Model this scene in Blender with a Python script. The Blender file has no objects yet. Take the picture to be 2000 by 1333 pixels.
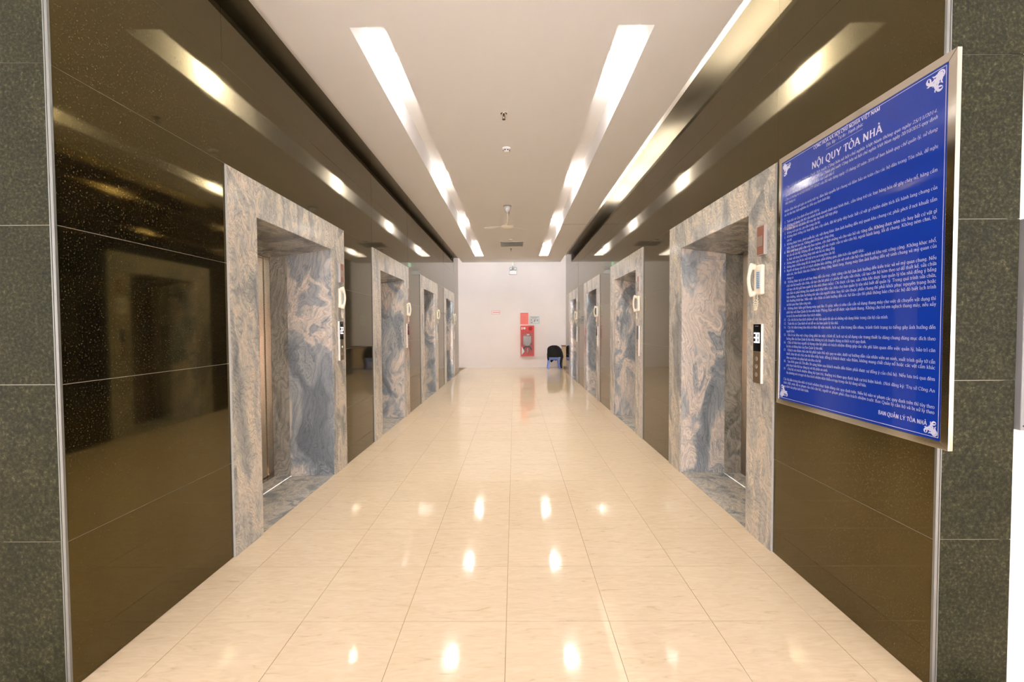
import bpy, bmesh, math, random, unicodedata
from mathutils import Matrix, Vector

random.seed(7)
SC = bpy.context.scene
COL = SC.collection

# ------------------------------------------------------------------ camera
H = 1.7209
cam_d = bpy.data.cameras.new('camera')
cam_d.sensor_width = 36.0
cam_d.lens = 871.84 * 36.0 / 2000.0
cam_d.clip_start = 0.05
cam_d.clip_end = 200
cam = bpy.data.objects.new('camera', cam_d)
COL.objects.link(cam)
Rr = Vector((0.99997163, 0.00532077, -0.00533164))
Uu = Vector((0.00516913, 0.03010218, 0.99953346))
Ff = Vector((-0.00547878, 0.99953266, -0.03007383))
cam.matrix_world = Matrix(((Rr.x, Uu.x, -Ff.x, 0.0), (Rr.y, Uu.y, -Ff.y, 0.0), (Rr.z, Uu.z, -Ff.z, H), (0, 0, 0, 1)))
SC.camera = cam

# ------------------------------------------------------------------ world / daylight / exposure
W = bpy.data.worlds.new('daylight')
SC.world = W
W.use_nodes = True
bg = W.node_tree.nodes['Background']
bg.inputs['Color'].default_value = (0.82, 0.90, 1.0, 1)
bg.inputs['Strength'].default_value = 6.0
LAMP = 325.0          # emission of the bulbs in the ceiling troughs
TUBE = 20.0          # emission of the tubes in the right-hand cove
sun_d = bpy.data.lights.new('sun', 'SUN')     # shines over the building onto the yard outside the entrance
sun_d.energy = 32.0
sun_d.color = (1.0, 0.98, 0.95)
sun_d.angle = math.radians(0.6)
sun = bpy.data.objects.new('sun', sun_d)
COL.objects.link(sun)
sun.rotation_euler = (math.radians(-32), 0, 0)
WARM = (1.0, 0.94, 0.87)
SC.cycles.adaptive_threshold = 0.018
SC.cycles.use_light_tree = False
SC.cycles.max_bounces = 8
SC.cycles.diffuse_bounces = 5
SC.cycles.glossy_bounces = 4
SC.view_settings.view_transform = 'Standard'
SC.view_settings.look = 'None'
SC.view_settings.gamma = 1.0
SC.view_settings.use_curve_mapping = False
SC.view_settings.exposure = 1.29

# ------------------------------------------------------------------ dimensions (metres, camera over the origin)
XL, XR = -2.127, 1.963        # faces of the two granite walls
YF, YE, YB = 2.07, 17.0, 19.14  # corridor mouth, corridor end, far wall
C = 4.2                        # ceiling
EL, ER = -1.96, 1.757          # edges of the dropped ceiling (open cove beyond)
GT = 4.41                      # top of the granite cladding
CT = 4.485                      # top of the coves
ROWS = [0.0, 0.713, 1.464, 2.209, 2.942, 3.673, GT]
PW, PH = 1.128, 2.932          # portal half width, height
PL = [4.437 + 3.393 * k for k in range(4)]
PR = [4.497 + 3.447 * k for k in range(4)]


# ------------------------------------------------------------------ helpers
def srgb(r, g, b):
    def f(c):
        c /= 255.0
        return c / 12.92 if c <= 0.04045 else ((c + 0.055) / 1.055) ** 2.4
    return (f(r), f(g), f(b), 1.0)


def new_mat(name):
    m = bpy.data.materials.new(name)
    m.use_nodes = True
    return m, m.node_tree, m.node_tree.nodes['Principled BSDF']


def plain(name, col, rough=0.5, metal=0.0, ior=1.45, bump=0.0, bscale=200.0, coat=0.0, var=0.0, vscale=6.0):
    m, t, b = new_mat(name)
    b.inputs['Base Color'].default_value = col
    b.inputs['Roughness'].default_value = rough
    b.inputs['Metallic'].default_value = metal
    b.inputs['IOR'].default_value = ior
    b.inputs['Coat Weight'].default_value = coat
    b.inputs['Coat Roughness'].default_value = 0.03
    tc = t.nodes.new('ShaderNodeTexCoord')
    n = t.nodes.new('ShaderNodeTexNoise')
    n.inputs['Scale'].default_value = vscale
    n.inputs['Detail'].default_value = 4
    t.links.new(tc.outputs['Object'], n.inputs['Vector'])
    mx = t.nodes.new('ShaderNodeMixRGB')
    k = 1.0 - max(var, 0.015)
    mx.inputs['Color1'].default_value = (col[0] * k, col[1] * k, col[2] * k, 1)
    mx.inputs['Color2'].default_value = col
    t.links.new(n.outputs['Fac'], mx.inputs['Fac'])
    t.links.new(mx.outputs['Color'], b.inputs['Base Color'])
    if bump:
        n2 = t.nodes.new('ShaderNodeTexNoise')
        n2.inputs['Scale'].default_value = bscale
        n2.inputs['Detail'].default_value = 3
        t.links.new(tc.outputs['Object'], n2.inputs['Vector'])
        bp = t.nodes.new('ShaderNodeBump')
        bp.inputs['Strength'].default_value = bump
        bp.inputs['Distance'].default_value = 0.002
        t.links.new(n2.outputs['Fac'], bp.inputs['Height'])
        t.links.new(bp.outputs['Normal'], b.inputs['Normal'])
    return m


def emis(name, col, strength):
    m, t, b = new_mat(name)
    b.inputs['Base Color'].default_value = (0.8, 0.8, 0.8, 1)
    b.inputs['Emission Color'].default_value = (col[0], col[1], col[2], 1)
    b.inputs['Emission Strength'].default_value = strength
    return m


def rnd_coords(t, scale=20.0):
    """object coordinates shifted by a random amount for every object, so alike slabs differ"""
    tc = t.nodes.new('ShaderNodeTexCoord')
    oi = t.nodes.new('ShaderNodeObjectInfo')
    mul = t.nodes.new('ShaderNodeVectorMath')
    mul.operation = 'SCALE'
    cmb = t.nodes.new('ShaderNodeCombineXYZ')
    t.links.new(oi.outputs['Random'], cmb.inputs[0])
    t.links.new(oi.outputs['Random'], cmb.inputs[1])
    t.links.new(oi.outputs['Random'], cmb.inputs[2])
    t.links.new(cmb.outputs[0], mul.inputs[0])
    mul.inputs['Scale'].default_value = scale
    add = t.nodes.new('ShaderNodeVectorMath')
    add.operation = 'ADD'
    t.links.new(tc.outputs['Object'], add.inputs[0])
    t.links.new(mul.outputs[0], add.inputs[1])
    return add.outputs[0], oi.outputs['Random']


def ramp(t, src, stops):
    r = t.nodes.new('ShaderNodeValToRGB')
    e = r.color_ramp.elements
    while len(e) > 1:
        e.remove(e[-1])
    e[0].position, e[0].color = stops[0]
    for p, c in stops[1:]:
        x = e.new(p)
        x.color = c
    t.links.new(src, r.inputs['Fac'])
    return r.outputs['Color']


def polished_granite():
    m, t, b = new_mat('polished_dark_granite')
    v, rn = rnd_coords(t)
    n = t.nodes.new('ShaderNodeTexNoise')
    n.inputs['Scale'].default_value = 160
    n.inputs['Detail'].default_value = 5
    t.links.new(v, n.inputs['Vector'])
    c = ramp(t, n.outputs['Fac'], [(0.0, srgb(14, 13, 9)), (0.55, srgb(20, 18, 12)), (0.63, srgb(40, 36, 22)), (0.74, srgb(96, 88, 60))])
    t.links.new(c, b.inputs['Base Color'])
    b.inputs['Roughness'].default_value = 0.045
    b.inputs['IOR'].default_value = 1.9
    b.inputs['Specular Tint'].default_value = (1.0, 0.77, 0.22, 1)
    n2 = t.nodes.new('ShaderNodeTexNoise')
    n2.inputs['Scale'].default_value = 3.0
    t.links.new(v, n2.inputs['Vector'])
    mr = t.nodes.new('ShaderNodeMapRange')
    mr.inputs['To Min'].default_value = 0.03
    mr.inputs['To Max'].default_value = 0.075
    t.links.new(n2.outputs['Fac'], mr.inputs['Value'])
    t.links.new(mr.outputs[0], b.inputs['Roughness'])
    return m


def honed_granite():
    m, t, b = new_mat('honed_green_grey_granite')
    v, rn = rnd_coords(t)
    n = t.nodes.new('ShaderNodeTexNoise')
    n.inputs['Scale'].default_value = 70
    n.inputs['Detail'].default_value = 7
    n.inputs['Roughness'].default_value = 0.7
    t.links.new(v, n.inputs['Vector'])
    c = ramp(t, n.outputs['Fac'], [(0.25, srgb(14, 15, 10)), (0.47, srgb(38, 39, 27)), (0.58, srgb(58, 57, 40)), (0.72, srgb(98, 95, 74))])
    n2 = t.nodes.new('ShaderNodeTexNoise')
    n2.inputs['Scale'].default_value = 5
    n2.inputs['Detail'].default_value = 3
    t.links.new(v, n2.inputs['Vector'])
    c2 = ramp(t, n2.outputs['Fac'], [(0.3, (0.72, 0.74, 0.74, 1)), (0.7, (1.08, 1.05, 0.96, 1))])
    mx = t.nodes.new('ShaderNodeMixRGB')
    mx.blend_type = 'MULTIPLY'
    mx.inputs['Fac'].default_value = 1
    t.links.new(c, mx.inputs['Color1'])
    t.links.new(c2, mx.inputs['Color2'])
    t.links.new(mx.outputs[0], b.inputs['Base Color'])
    b.inputs['Roughness'].default_value = 0.34
    b.inputs['IOR'].default_value = 1.27
    bp = t.nodes.new('ShaderNodeBump')
    bp.inputs['Strength'].default_value = 0.12
    bp.inputs['Distance'].default_value = 0.002
    t.links.new(n.outputs['Fac'], bp.inputs['Height'])
    t.links.new(bp.outputs['Normal'], b.inputs['Normal'])
    return m


def wavy_granite(name, scale, warp, tone, stretch=(1, 1, 1), rot=(0, 0, 0), rough=0.10, fine=0.5):
    """grey-and-cream migmatite: folded bands with thin dark seams"""
    m, t, b = new_mat(name)
    v, rn = rnd_coords(t, 13.0)
    mp = t.nodes.new('ShaderNodeMapping')
    mp.inputs['Rotation'].default_value = rot
    mp.inputs['Scale'].default_value = stretch
    t.links.new(v, mp.inputs['Vector'])
    nz = t.nodes.new('ShaderNodeTexNoise')
    nz.inputs['Scale'].default_value = 2.4 * scale
    nz.inputs['Detail'].default_value = 5.0
    nz.inputs['Roughness'].default_value = 0.5
    nz.inputs['Distortion'].default_value = 0.6
    t.links.new(mp.outputs[0], nz.inputs['Vector'])
    sub = t.nodes.new('ShaderNodeVectorMath')
    sub.operation = 'SUBTRACT'
    sub.inputs[1].default_value = (0.5, 0.5, 0.5)
    t.links.new(nz.outputs['Color'], sub.inputs[0])
    sc = t.nodes.new('ShaderNodeVectorMath')
    sc.operation = 'SCALE'
    sc.inputs['Scale'].default_value = warp / scale
    t.links.new(sub.outputs[0], sc.inputs[0])
    ad = t.nodes.new('ShaderNodeVectorMath')
    ad.operation = 'ADD'
    t.links.new(mp.outputs[0], ad.inputs[0])
    t.links.new(sc.outputs[0], ad.inputs[1])
    w1 = t.nodes.new('ShaderNodeTexNoise')
    w1.inputs['Scale'].default_value = 1.9 * scale
    w1.inputs['Detail'].default_value = 2.0
    w1.inputs['Distortion'].default_value = 1.2
    mp2 = t.nodes.new('ShaderNodeMapping')
    mp2.inputs['Scale'].default_value = (1, 1, 0.45)
    t.links.new(ad.outputs[0], mp2.inputs['Vector'])
    t.links.new(mp2.outputs[0], w1.inputs['Vector'])
    base = ramp(t, w1.outputs['Fac'], tone)
    w2 = t.nodes.new('ShaderNodeTexWave')
    w2.wave_type = 'BANDS'
    w2.bands_direction = 'DIAGONAL'
    w2.inputs['Scale'].default_value = 5.5 * scale
    w2.inputs['Distortion'].default_value = 5.0
    w2.inputs['Detail'].default_value = 3.0
    w2.inputs['Detail Scale'].default_value = 1.4
    t.links.new(ad.outputs[0], w2.inputs['Vector'])
    lines = ramp(t, w2.outputs['Fac'], [(0.0, (0.42, 0.43, 0.45, 1)), (0.10, (0.78, 0.80, 0.82, 1)), (0.32, (1, 1, 1, 1)), (0.8, (1.1, 1.07, 1.03, 1)), (1.0, (1.22, 1.18, 1.12, 1))])
    mx = t.nodes.new('ShaderNodeMixRGB')
    mx.blend_type = 'MULTIPLY'
    mx.inputs['Fac'].default_value = fine
    t.links.new(base, mx.inputs['Color1'])
    t.links.new(lines, mx.inputs['Color2'])
    w3 = t.nodes.new('ShaderNodeTexWave')
    w3.wave_type = 'BANDS'
    w3.bands_direction = 'DIAGONAL'
    w3.inputs['Scale'].default_value = 12.5 * scale
    w3.inputs['Distortion'].default_value = 10.0
    w3.inputs['Detail'].default_value = 5.0
    w3.inputs['Detail Scale'].default_value = 0.45
    w3.inputs['Detail Roughness'].default_value = 0.6
    t.links.new(ad.outputs[0], w3.inputs['Vector'])
    l3 = ramp(t, w3.outputs['Fac'], [(0.0, (0.62, 0.63, 0.65, 1)), (0.22, (0.94, 0.94, 0.95, 1)), (0.75, (1.03, 1.02, 1.0, 1)), (1.0, (1.30, 1.26, 1.2, 1))])
    m3 = t.nodes.new('ShaderNodeMixRGB')
    m3.blend_type = 'MULTIPLY'
    nm = t.nodes.new('ShaderNodeTexNoise')
    nm.inputs['Scale'].default_value = 2.6 * scale
    nm.inputs['Detail'].default_value = 4
    t.links.new(ad.outputs[0], nm.inputs['Vector'])
    fm = t.nodes.new('ShaderNodeMapRange')
    fm.inputs['From Min'].default_value = 0.38
    fm.inputs['From Max'].default_value = 0.68
    fm.inputs['To Min'].default_value = 0.12
    fm.inputs['To Max'].default_value = 0.85
    t.links.new(nm.outputs['Fac'], fm.inputs['Value'])
    t.links.new(fm.outputs[0], m3.inputs['Fac'])
    t.links.new(mx.outputs[0], m3.inputs['Color1'])
    t.links.new(l3, m3.inputs['Color2'])
    mx = m3
    g = t.nodes.new('ShaderNodeTexNoise')
    g.inputs['Scale'].default_value = 130
    g.inputs['Detail'].default_value = 3
    t.links.new(v, g.inputs['Vector'])
    gc = ramp(t, g.outputs['Fac'], [(0.35, (0.80, 0.80, 0.80, 1)), (0.6, (1.06, 1.06, 1.06, 1))])
    m2 = t.nodes.new('ShaderNodeMixRGB')
    m2.blend_type = 'MULTIPLY'
    m2.inputs['Fac'].default_value = 0.6
    t.links.new(mx.outputs[0], m2.inputs['Color1'])
    t.links.new(gc, m2.inputs['Color2'])
    t.links.new(m2.outputs[0], b.inputs['Base Color'])
    b.inputs['Roughness'].default_value = rough
    b.inputs['IOR'].default_value = 1.6
    return m


def floor_tile_mat(name):
    m, t, b = new_mat(name)
    v, rn = rnd_coords(t, 30.0)
    mp = t.nodes.new('ShaderNodeMapping')
    mp.inputs['Rotation'].default_value = (0, 0, math.radians(-32))
    mp.inputs['Scale'].default_value = (1.1, 5.0, 1)
    t.links.new(v, mp.inputs['Vector'])
    n = t.nodes.new('ShaderNodeTexNoise')
    n.inputs['Scale'].default_value = 6.0
    n.inputs['Detail'].default_value = 6
    n.inputs['Distortion'].default_value = 1.4
    t.links.new(mp.outputs[0], n.inputs['Vector'])
    c = ramp(t, n.outputs['Fac'], [(0.24, srgb(202, 178, 146)), (0.36, srgb(219, 197, 166)), (0.5, srgb(223, 201, 171)), (0.7, srgb(228, 207, 179))])
    hv = t.nodes.new('ShaderNodeMapRange')
    hv.inputs['To Min'].default_value = 0.965
    hv.inputs['To Max'].default_value = 1.0
    t.links.new(rn, hv.inputs['Value'])
    mx = t.nodes.new('ShaderNodeVectorMath')
    mx.operation = 'SCALE'
    t.links.new(c, mx.inputs[0])
    t.links.new(hv.outputs[0], mx.inputs['Scale'])
    t.links.new(mx.outputs[0], b.inputs['Base Color'])
    b.inputs['Roughness'].default_value = 0.052
    b.inputs['IOR'].default_value = 1.43
    n2 = t.nodes.new('ShaderNodeTexNoise')
    n2.inputs['Scale'].default_value = 55
    t.links.new(v, n2.inputs['Vector'])
    bp = t.nodes.new('ShaderNodeBump')
    bp.inputs['Strength'].default_value = 0.05
    bp.inputs['Distance'].default_value = 0.002
    t.links.new(n2.outputs['Fac'], bp.inputs['Height'])
    t.links.new(bp.outputs['Normal'], b.inputs['Normal'])
    return m


M = {}
M['black'] = polished_granite()
M['honed'] = honed_granite()
TONE = [(0.30, srgb(138, 140, 140)), (0.42, srgb(166, 165, 160)), (0.49, srgb(188, 182, 172)), (0.55, srgb(206, 194, 178)), (0.62, srgb(172, 170, 166)), (0.75, srgb(216, 203, 184))]
TONE2 = [(0.28, srgb(120, 126, 132)), (0.42, srgb(150, 156, 161)), (0.49, srgb(176, 177, 177)), (0.53, srgb(212, 201, 190)), (0.60, srgb(217, 207, 196)), (0.66, srgb(156, 161, 165)), (0.78, srgb(196, 191, 185))]
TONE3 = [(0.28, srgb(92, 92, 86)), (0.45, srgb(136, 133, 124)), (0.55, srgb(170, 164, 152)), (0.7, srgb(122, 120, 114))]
M['stone'] = wavy_granite('wavy_grey_granite', 2.2, 0.55, TONE, (1.0, 1.0, 0.5), (0, math.radians(24), 0), 0.12, 0.32)
M['jamb'] = wavy_granite('folded_blue_grey_granite', 0.9, 0.8, TONE2, (1, 1, 0.6), (0.5, 0.3, 0), 0.09, 0.30)
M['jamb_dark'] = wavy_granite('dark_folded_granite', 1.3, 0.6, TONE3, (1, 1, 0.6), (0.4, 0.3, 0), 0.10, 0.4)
M['rawedge'] = plain('unpolished_stone_edge', srgb(186, 184, 178), 0.8, bump=0.5, bscale=90, var=0.25, vscale=60)
M['tile'] = floor_tile_mat('cream_porcelain_tile')
M['grout'] = plain('floor_grout', srgb(150, 128, 98), 0.9)
M['wgrout'] = plain('pale_wall_grout', srgb(168, 162, 146), 0.9)
M['ceil'] = plain('ceiling_paint', srgb(245, 243, 243), 0.9, var=0.03, vscale=1.2)
M['white'] = plain('white_plaster', srgb(232, 228, 224), 0.85, var=0.04, vscale=1.5)
M['farwall'] = plain('far_wall_paint', srgb(232, 222, 216), 0.85, var=0.05, vscale=2.5)
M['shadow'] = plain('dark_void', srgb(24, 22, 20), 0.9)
M['steel'] = plain('bronzed_stainless_steel', srgb(158, 147, 132), 0.20, 1.0)
M['chrome'] = plain('polished_steel', srgb(226, 222, 214), 0.10, 1.0)
M['alu'] = plain('aluminium_trim', srgb(146, 148, 146), 0.45, 0.8)
M['ivory'] = plain('ivory_plastic', srgb(240, 232, 214), 0.32)
M['ivory2'] = plain('ivory_cord', srgb(234, 226, 206), 0.45)
M['whitepl'] = plain('white_plastic', srgb(238, 236, 232), 0.35)
M['greypl'] = plain('grey_plastic', srgb(140, 140, 142), 0.4)
M['blackgl'] = plain('black_display_glass', srgb(12, 12, 12), 0.06)
M['bronze'] = plain('brushed_bronze_plate', srgb(150, 132, 108), 0.36, 0.85)
M['led'] = emis('lit_white_digits', (0.92, 0.97, 1.0), 1.6)
M['green'] = emis('lit_green_button', (0.10, 0.85, 0.50), 0.9)
M['exit'] = emis('lit_green_exit_panel', (0.02, 0.55, 0.20), 1.0)
M['button'] = plain('button_ring_metal', srgb(206, 200, 188), 0.3, 0.7)
M['bulb'] = emis('lit_warm_bulb', WARM, LAMP)
M['tube'] = emis('lit_fluorescent_tube', (1.0, 0.90, 0.74), TUBE)
M['blue'] = plain('blue_acrylic_print', srgb(0, 50, 160), 0.6, ior=1.2, coat=1.0, var=0.02)
M['print'] = plain('white_print', srgb(206, 212, 240), 0.4, coat=0.5)
M['label'] = plain('phone_number_card', srgb(108, 150, 190), 0.4)
M['card'] = plain('pale_card', srgb(214, 220, 216), 0.5)
M['poster'] = plain('brown_notice_print', srgb(146, 92, 70), 0.4, coat=0.6, var=0.2, vscale=40)
M['poster2'] = plain('grey_brown_notice_centre', srgb(150, 132, 118), 0.4, coat=0.6, var=0.1, vscale=60)
M['acryl'] = plain('grey_acrylic_side', srgb(172, 166, 160), 0.25, coat=0.6)
M['red'] = plain('red_enamel', srgb(206, 52, 46), 0.35)
M['dred'] = plain('dark_red_enamel', srgb(160, 26, 26), 0.35)
M['pinkred'] = plain('pale_red_print', srgb(238, 128, 118), 0.5, var=0.15, vscale=30)
M['redprint'] = plain('red_print', srgb(214, 96, 92), 0.5)
M['hose'] = plain('canvas_hose', srgb(238, 236, 234), 0.7)
M['dgrey'] = plain('dark_grey_metal', srgb(72, 66, 62), 0.4, 0.4)
M['chair'] = plain('blue_plastic', srgb(134, 158, 232), 0.38)
M['jacket'] = plain('black_cloth', srgb(22, 23, 25), 0.85, bump=0.4, bscale=60, var=0.3, vscale=12)
M['wood'] = plain('pale_wood', srgb(206, 180, 142), 0.5, var=0.12, vscale=9)
M['dwood'] = plain('brown_wood', srgb(120, 82, 58), 0.5, var=0.15, vscale=9)
M['ground'] = plain('outside_paving', srgb(178, 182, 188), 0.9, var=0.2)
M['pinkwall'] = plain('outside_pink_render', srgb(206, 176, 166), 0.9, var=0.1)
gm, gt, gb = new_mat('clear_glass')
gb.inputs['Base Color'].default_value = (0.97, 0.98, 0.98, 1)
gb.inputs['Roughness'].default_value = 0.02
gb.inputs['Transmission Weight'].default_value = 1.0
gb.inputs['IOR'].default_value = 1.12
M['glass'] = gm


class MB:
    def __init__(s):
        s.v, s.f, s.m, s.sm = [], [], [], []

    def quad(s, a, b, c, d, mi=0):
        n = len(s.v)
        s.v += [a, b, c, d]
        s.f.append((n, n + 1, n + 2, n + 3))
        s.m.append(mi)
        s.sm.append(False)

    def poly(s, pts, mi=0):
        n = len(s.v)
        s.v += list(pts)
        s.f.append(tuple(range(n, n + len(pts))))
        s.m.append(mi)
        s.sm.append(False)

    def box(s, x0, x1, y0, y1, z0, z1, mi=0):
        n = len(s.v)
        s.v += [(x0, y0, z0), (x1, y0, z0), (x1, y1, z0), (x0, y1, z0), (x0, y0, z1), (x1, y0, z1), (x1, y1, z1), (x0, y1, z1)]
        for f in ((0, 3, 2, 1), (4, 5, 6, 7), (0, 1, 5, 4), (1, 2, 6, 5), (2, 3, 7, 6), (3, 0, 4, 7)):
            s.f.append(tuple(n + i for i in f))
            s.m.append(mi)
            s.sm.append(False)
        return s

    def hexa(s, p, mi=0):
        """eight corners, bottom ring then top ring"""
        n = len(s.v)
        s.v += list(p)
        for f in ((0, 3, 2, 1), (4, 5, 6, 7), (0, 1, 5, 4), (1, 2, 6, 5), (2, 3, 7, 6), (3, 0, 4, 7)):
            s.f.append(tuple(n + i for i in f))
            s.m.append(mi)
            s.sm.append(False)
        return s

    def prism(s, pts, off, mi=0):
        """closed outline pushed along the vector off"""
        n, k = len(s.v), len(pts)
        s.v += [tuple(p) for p in pts] + [tuple(p[i] + off[i] for i in range(3)) for p in pts]
        s.f.append(tuple(range(n + k - 1, n - 1, -1)))
        s.f.append(tuple(range(n + k, n + 2 * k)))
        for i in range(k):
            j = (i + 1) % k
            s.f.append((n + i, n + j, n + k + j, n + k + i))
        s.m += [mi] * (k + 2)
        s.sm += [False] * (k + 2)
        return s

    def lathe(s, prof, c, seg=20, mi=0, axis='z', caps=True):
        """profile of (radius, height) turned around an axis through c"""
        n = len(s.v)

        def P(r, h, a):
            x, y = r * math.cos(a), r * math.sin(a)
            if axis == 'z':
                return (c[0] + x, c[1] + y, c[2] + h)
            if axis == 'y':
                return (c[0] + x, c[1] + h, c[2] + y)
            return (c[0] + h, c[1] + x, c[2] + y)
        for r, h in prof:
            for i in range(seg):
                s.v.append(P(r, h, 2 * math.pi * i / seg))
        for j in range(len(prof) - 1):
            for i in range(seg):
                k = (i + 1) % seg
                s.f.append((n + j * seg + i, n + j * seg + k, n + (j + 1) * seg + k, n + (j + 1) * seg + i))
                s.m.append(mi)
                s.sm.append(True)
        if caps:
            s.f.append(tuple(n + i for i in range(seg))[::-1])
            s.f.append(tuple(n + (len(prof) - 1) * seg + i for i in range(seg)))
            s.m += [mi, mi]
            s.sm += [False, False]
        return s

    def tube(s, pts, rad, seg=8, mi=0):
        """round tube along points; rad a number or one per point"""
        pts = [Vector(p) for p in pts]
        n0 = len(s.v)
        rs = rad if isinstance(rad, (list, tuple)) else [rad] * len(pts)
        up = Vector((0.13, 0.21, 1)).normalized()
        for i, p in enumerate(pts):
            d = (pts[min(i + 1, len(pts) - 1)] - pts[max(i - 1, 0)]).normalized()
            a = d.cross(up)
            if a.length < 1e-4:
                a = d.cross(Vector((1, 0, 0)))
            a.normalize()
            b = a.cross(d).normalized()
            for k in range(seg):
                t = 2 * math.pi * k / seg
                s.v.append(tuple(p + (a * math.cos(t) + b * math.sin(t)) * rs[i]))
        for i in range(len(pts) - 1):
            for k in range(seg):
                q = (k + 1) % seg
                s.f.append((n0 + i * seg + k, n0 + i * seg + q, n0 + (i + 1) * seg + q, n0 + (i + 1) * seg + k))
                s.m.append(mi)
                s.sm.append(True)
        e = n0 + (len(pts) - 1) * seg
        s.f.append(tuple(n0 + k for k in range(seg)))
        s.f.append(tuple(e + k for k in range(seg))[::-1])
        s.m += [mi, mi]
        s.sm += [False, False]
        return s

    def mesh(s, name, mats):
        me = bpy.data.meshes.new(name)
        me.from_pydata(s.v, [], s.f)
        for m in mats:
            me.materials.append(m)
        me.polygons.foreach_set('material_index', s.m)
        me.polygons.foreach_set('use_smooth', s.sm)
        me.update()
        bm = bmesh.new()
        bm.from_mesh(me)
        bmesh.ops.recalc_face_normals(bm, faces=bm.faces)
        bm.to_mesh(me)
        bm.free()
        return me

    def build(s, name, mat, parent=None, bevel=0.0, loc=None, fix=True):
        mats = mat if isinstance(mat, (list, tuple)) else [mat]
        me = s.mesh(name, mats)
        o = bpy.data.objects.new(name, me)
        COL.objects.link(o)
        if parent is not None:
            o.parent = parent
        if loc is not None:
            o.location = loc
        if bevel:
            b = o.modifiers.new('bevel', 'BEVEL')
            b.width = bevel
            b.segments = 2
            b.limit_method = 'ANGLE'
            b.angle_limit = math.radians(40)
        return o


def tag(o, label, cat, group=None):
    o['label'] = label
    o['category'] = cat
    if group:
        o['group'] = group
    return o


def struct(o, label=None):
    o['kind'] = 'structure'
    if label:
        o['label'] = label
    return o


def thing(name, loc=(0, 0, 0), rz=0.0):
    e = bpy.data.objects.new(name, None)
    COL.objects.link(e)
    e.empty_display_size = 0.1
    e.location = loc
    e.rotation_euler = (0, 0, rz)
    return e


def copy_tree(o, parent=None):
    c = o.copy()
    COL.objects.link(c)
    c.parent = parent
    for ch in list(o.children):
        copy_tree(ch, c)
    return c


# ------------------------------------------------------------------ floor
fb = MB()
fb.quad((XL - 1.0, YF, -0.0018), (XR + 1.0, YF, -0.0018), (XR + 1.0, YB, -0.0018), (XL - 1.0, YB, -0.0018), 0)
fb.quad((-7, -7.2, 0.0), (7, -7.2, 0.0), (7, 1.364, 0.0), (-7, 1.364, 0.0), 1)
fb.quad((-2.46, 1.364, -0.0018), (2.35, 1.364, -0.0018), (2.35, YF, -0.0018), (-2.46, YF, -0.0018), 0)
fb.quad((-7, 1.364, 0), (-2.4556, 1.364, 0), (-2.4556, YF + 0.1, 0), (-7, YF + 0.1, 0), 1)
fb.quad((2.3444, 1.364, 0), (7, 1.364, 0), (7, YF + 0.1, 0), (2.3444, YF + 0.1, 0), 1)
fb.quad((-6, YE, -0.0005), (XL - 0.3, YE, -0.0005), (XL - 0.3, YB, -0.0005), (-6, YB, -0.0005), 1)
fb.quad((XR + 0.3, YE, -0.0005), (6, YE, -0.0005), (6, YB, -0.0005), (XR + 0.3, YB, -0.0005), 1)
floor = struct(fb.build('floor', [M['grout'], M['tile']]), 'cream polished porcelain tile floor of the lift lobby')
TX, TY, TS, GG = -0.0556, 2.5642, 0.6, 0.0016
tile_cache = {}
for j in range(-2, 28):
    y0, y1 = TY + TS * j, min(TY + TS * (j + 1), YB)
    if j == -2:
        y0 = 1.364
    cor = y0 > YF - 0.55 and y1 < YE + 0.05
    for i in range(-4, 4):
        x0, x1 = TX + TS * i, TX + TS * (i + 1)
        if cor or y1 > YF:
            x0 = max(x0, XL) if i == -4 else x0
            x1 = min(x1, XR) if i == 3 else x1
        w, d = round(x1 - x0, 4), round(y1 - y0, 4)
        if w < 0.03 or d < 0.03:
            continue
        if (w, d) not in tile_cache:
            b = MB().box(-w / 2 + GG, w / 2 - GG, -d / 2 + GG, d / 2 - GG, -0.006, 0)
            tile_cache[(w, d)] = b.mesh('floor_tile', [M['tile']])
        o = bpy.data.objects.new('floor_tile', tile_cache[(w, d)])
        COL.objects.link(o)
        o.parent = floor
        o.location = ((x0 + x1) / 2, (y0 + y1) / 2, random.uniform(-0.0003, 0.0003))

# ------------------------------------------------------------------ granite side walls with separate slabs


def side_wall(name, label, xw, centres):
    sgn = 1 if xw > 0 else -1          # outward from the corridor
    ys = [YF]
    for c in centres:
        ys += [c - PW, c + PW]
    ys.append(YE)
    back = MB()
    th = 0.02

    def bx(y0, y1, z0, z1):
        a, b_ = xw + sgn * 0.0026, xw + sgn * 0.30
        back.box(min(a, b_), max(a, b_), y0, y1, z0, z1)
    for k in range(0, len(ys), 2):
        bx(ys[k] + (0.004 if k == 0 else 0), ys[k + 1], 0, GT)
    for c in centres:
        bx(c - PW, c + PW, PH, GT)
    wall = struct(back.build(name, M['wgrout']), label)

    def slab(y0, y1, z0, z1):
        g = 0.0014
        hy, hz = (y1 - y0) / 2 - g, (z1 - z0) / 2 - g
        m = MB()
        m.box(min(0, sgn * th), max(0, sgn * th), -hy, hy, -hz, hz)
        o = m.build('granite_slab', M['black'], wall, loc=(xw + random.uniform(-0.0004, 0.0004), (y0 + y1) / 2, (z0 + z1) / 2))
        o.rotation_euler = (0, math.radians(random.uniform(-0.05, 0.05)), math.radians(random.uniform(-0.07, 0.07)))
    for k in range(0, len(ys), 2):
        for r in range(6):
            slab(ys[k] + (0.012 if k == 0 else 0), ys[k + 1], ROWS[r], ROWS[r + 1])
    for c in centres:
        for r in (4, 5):
            slab(c - PW, c + PW, ROWS[r], ROWS[r + 1])
    return wall


wall_left = side_wall('wall_left', 'polished dark granite wall with four lifts on the left', XL, PL)
wall_right = side_wall('wall_right', 'polished dark granite wall with four lifts on the right', XR, PR)

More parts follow.
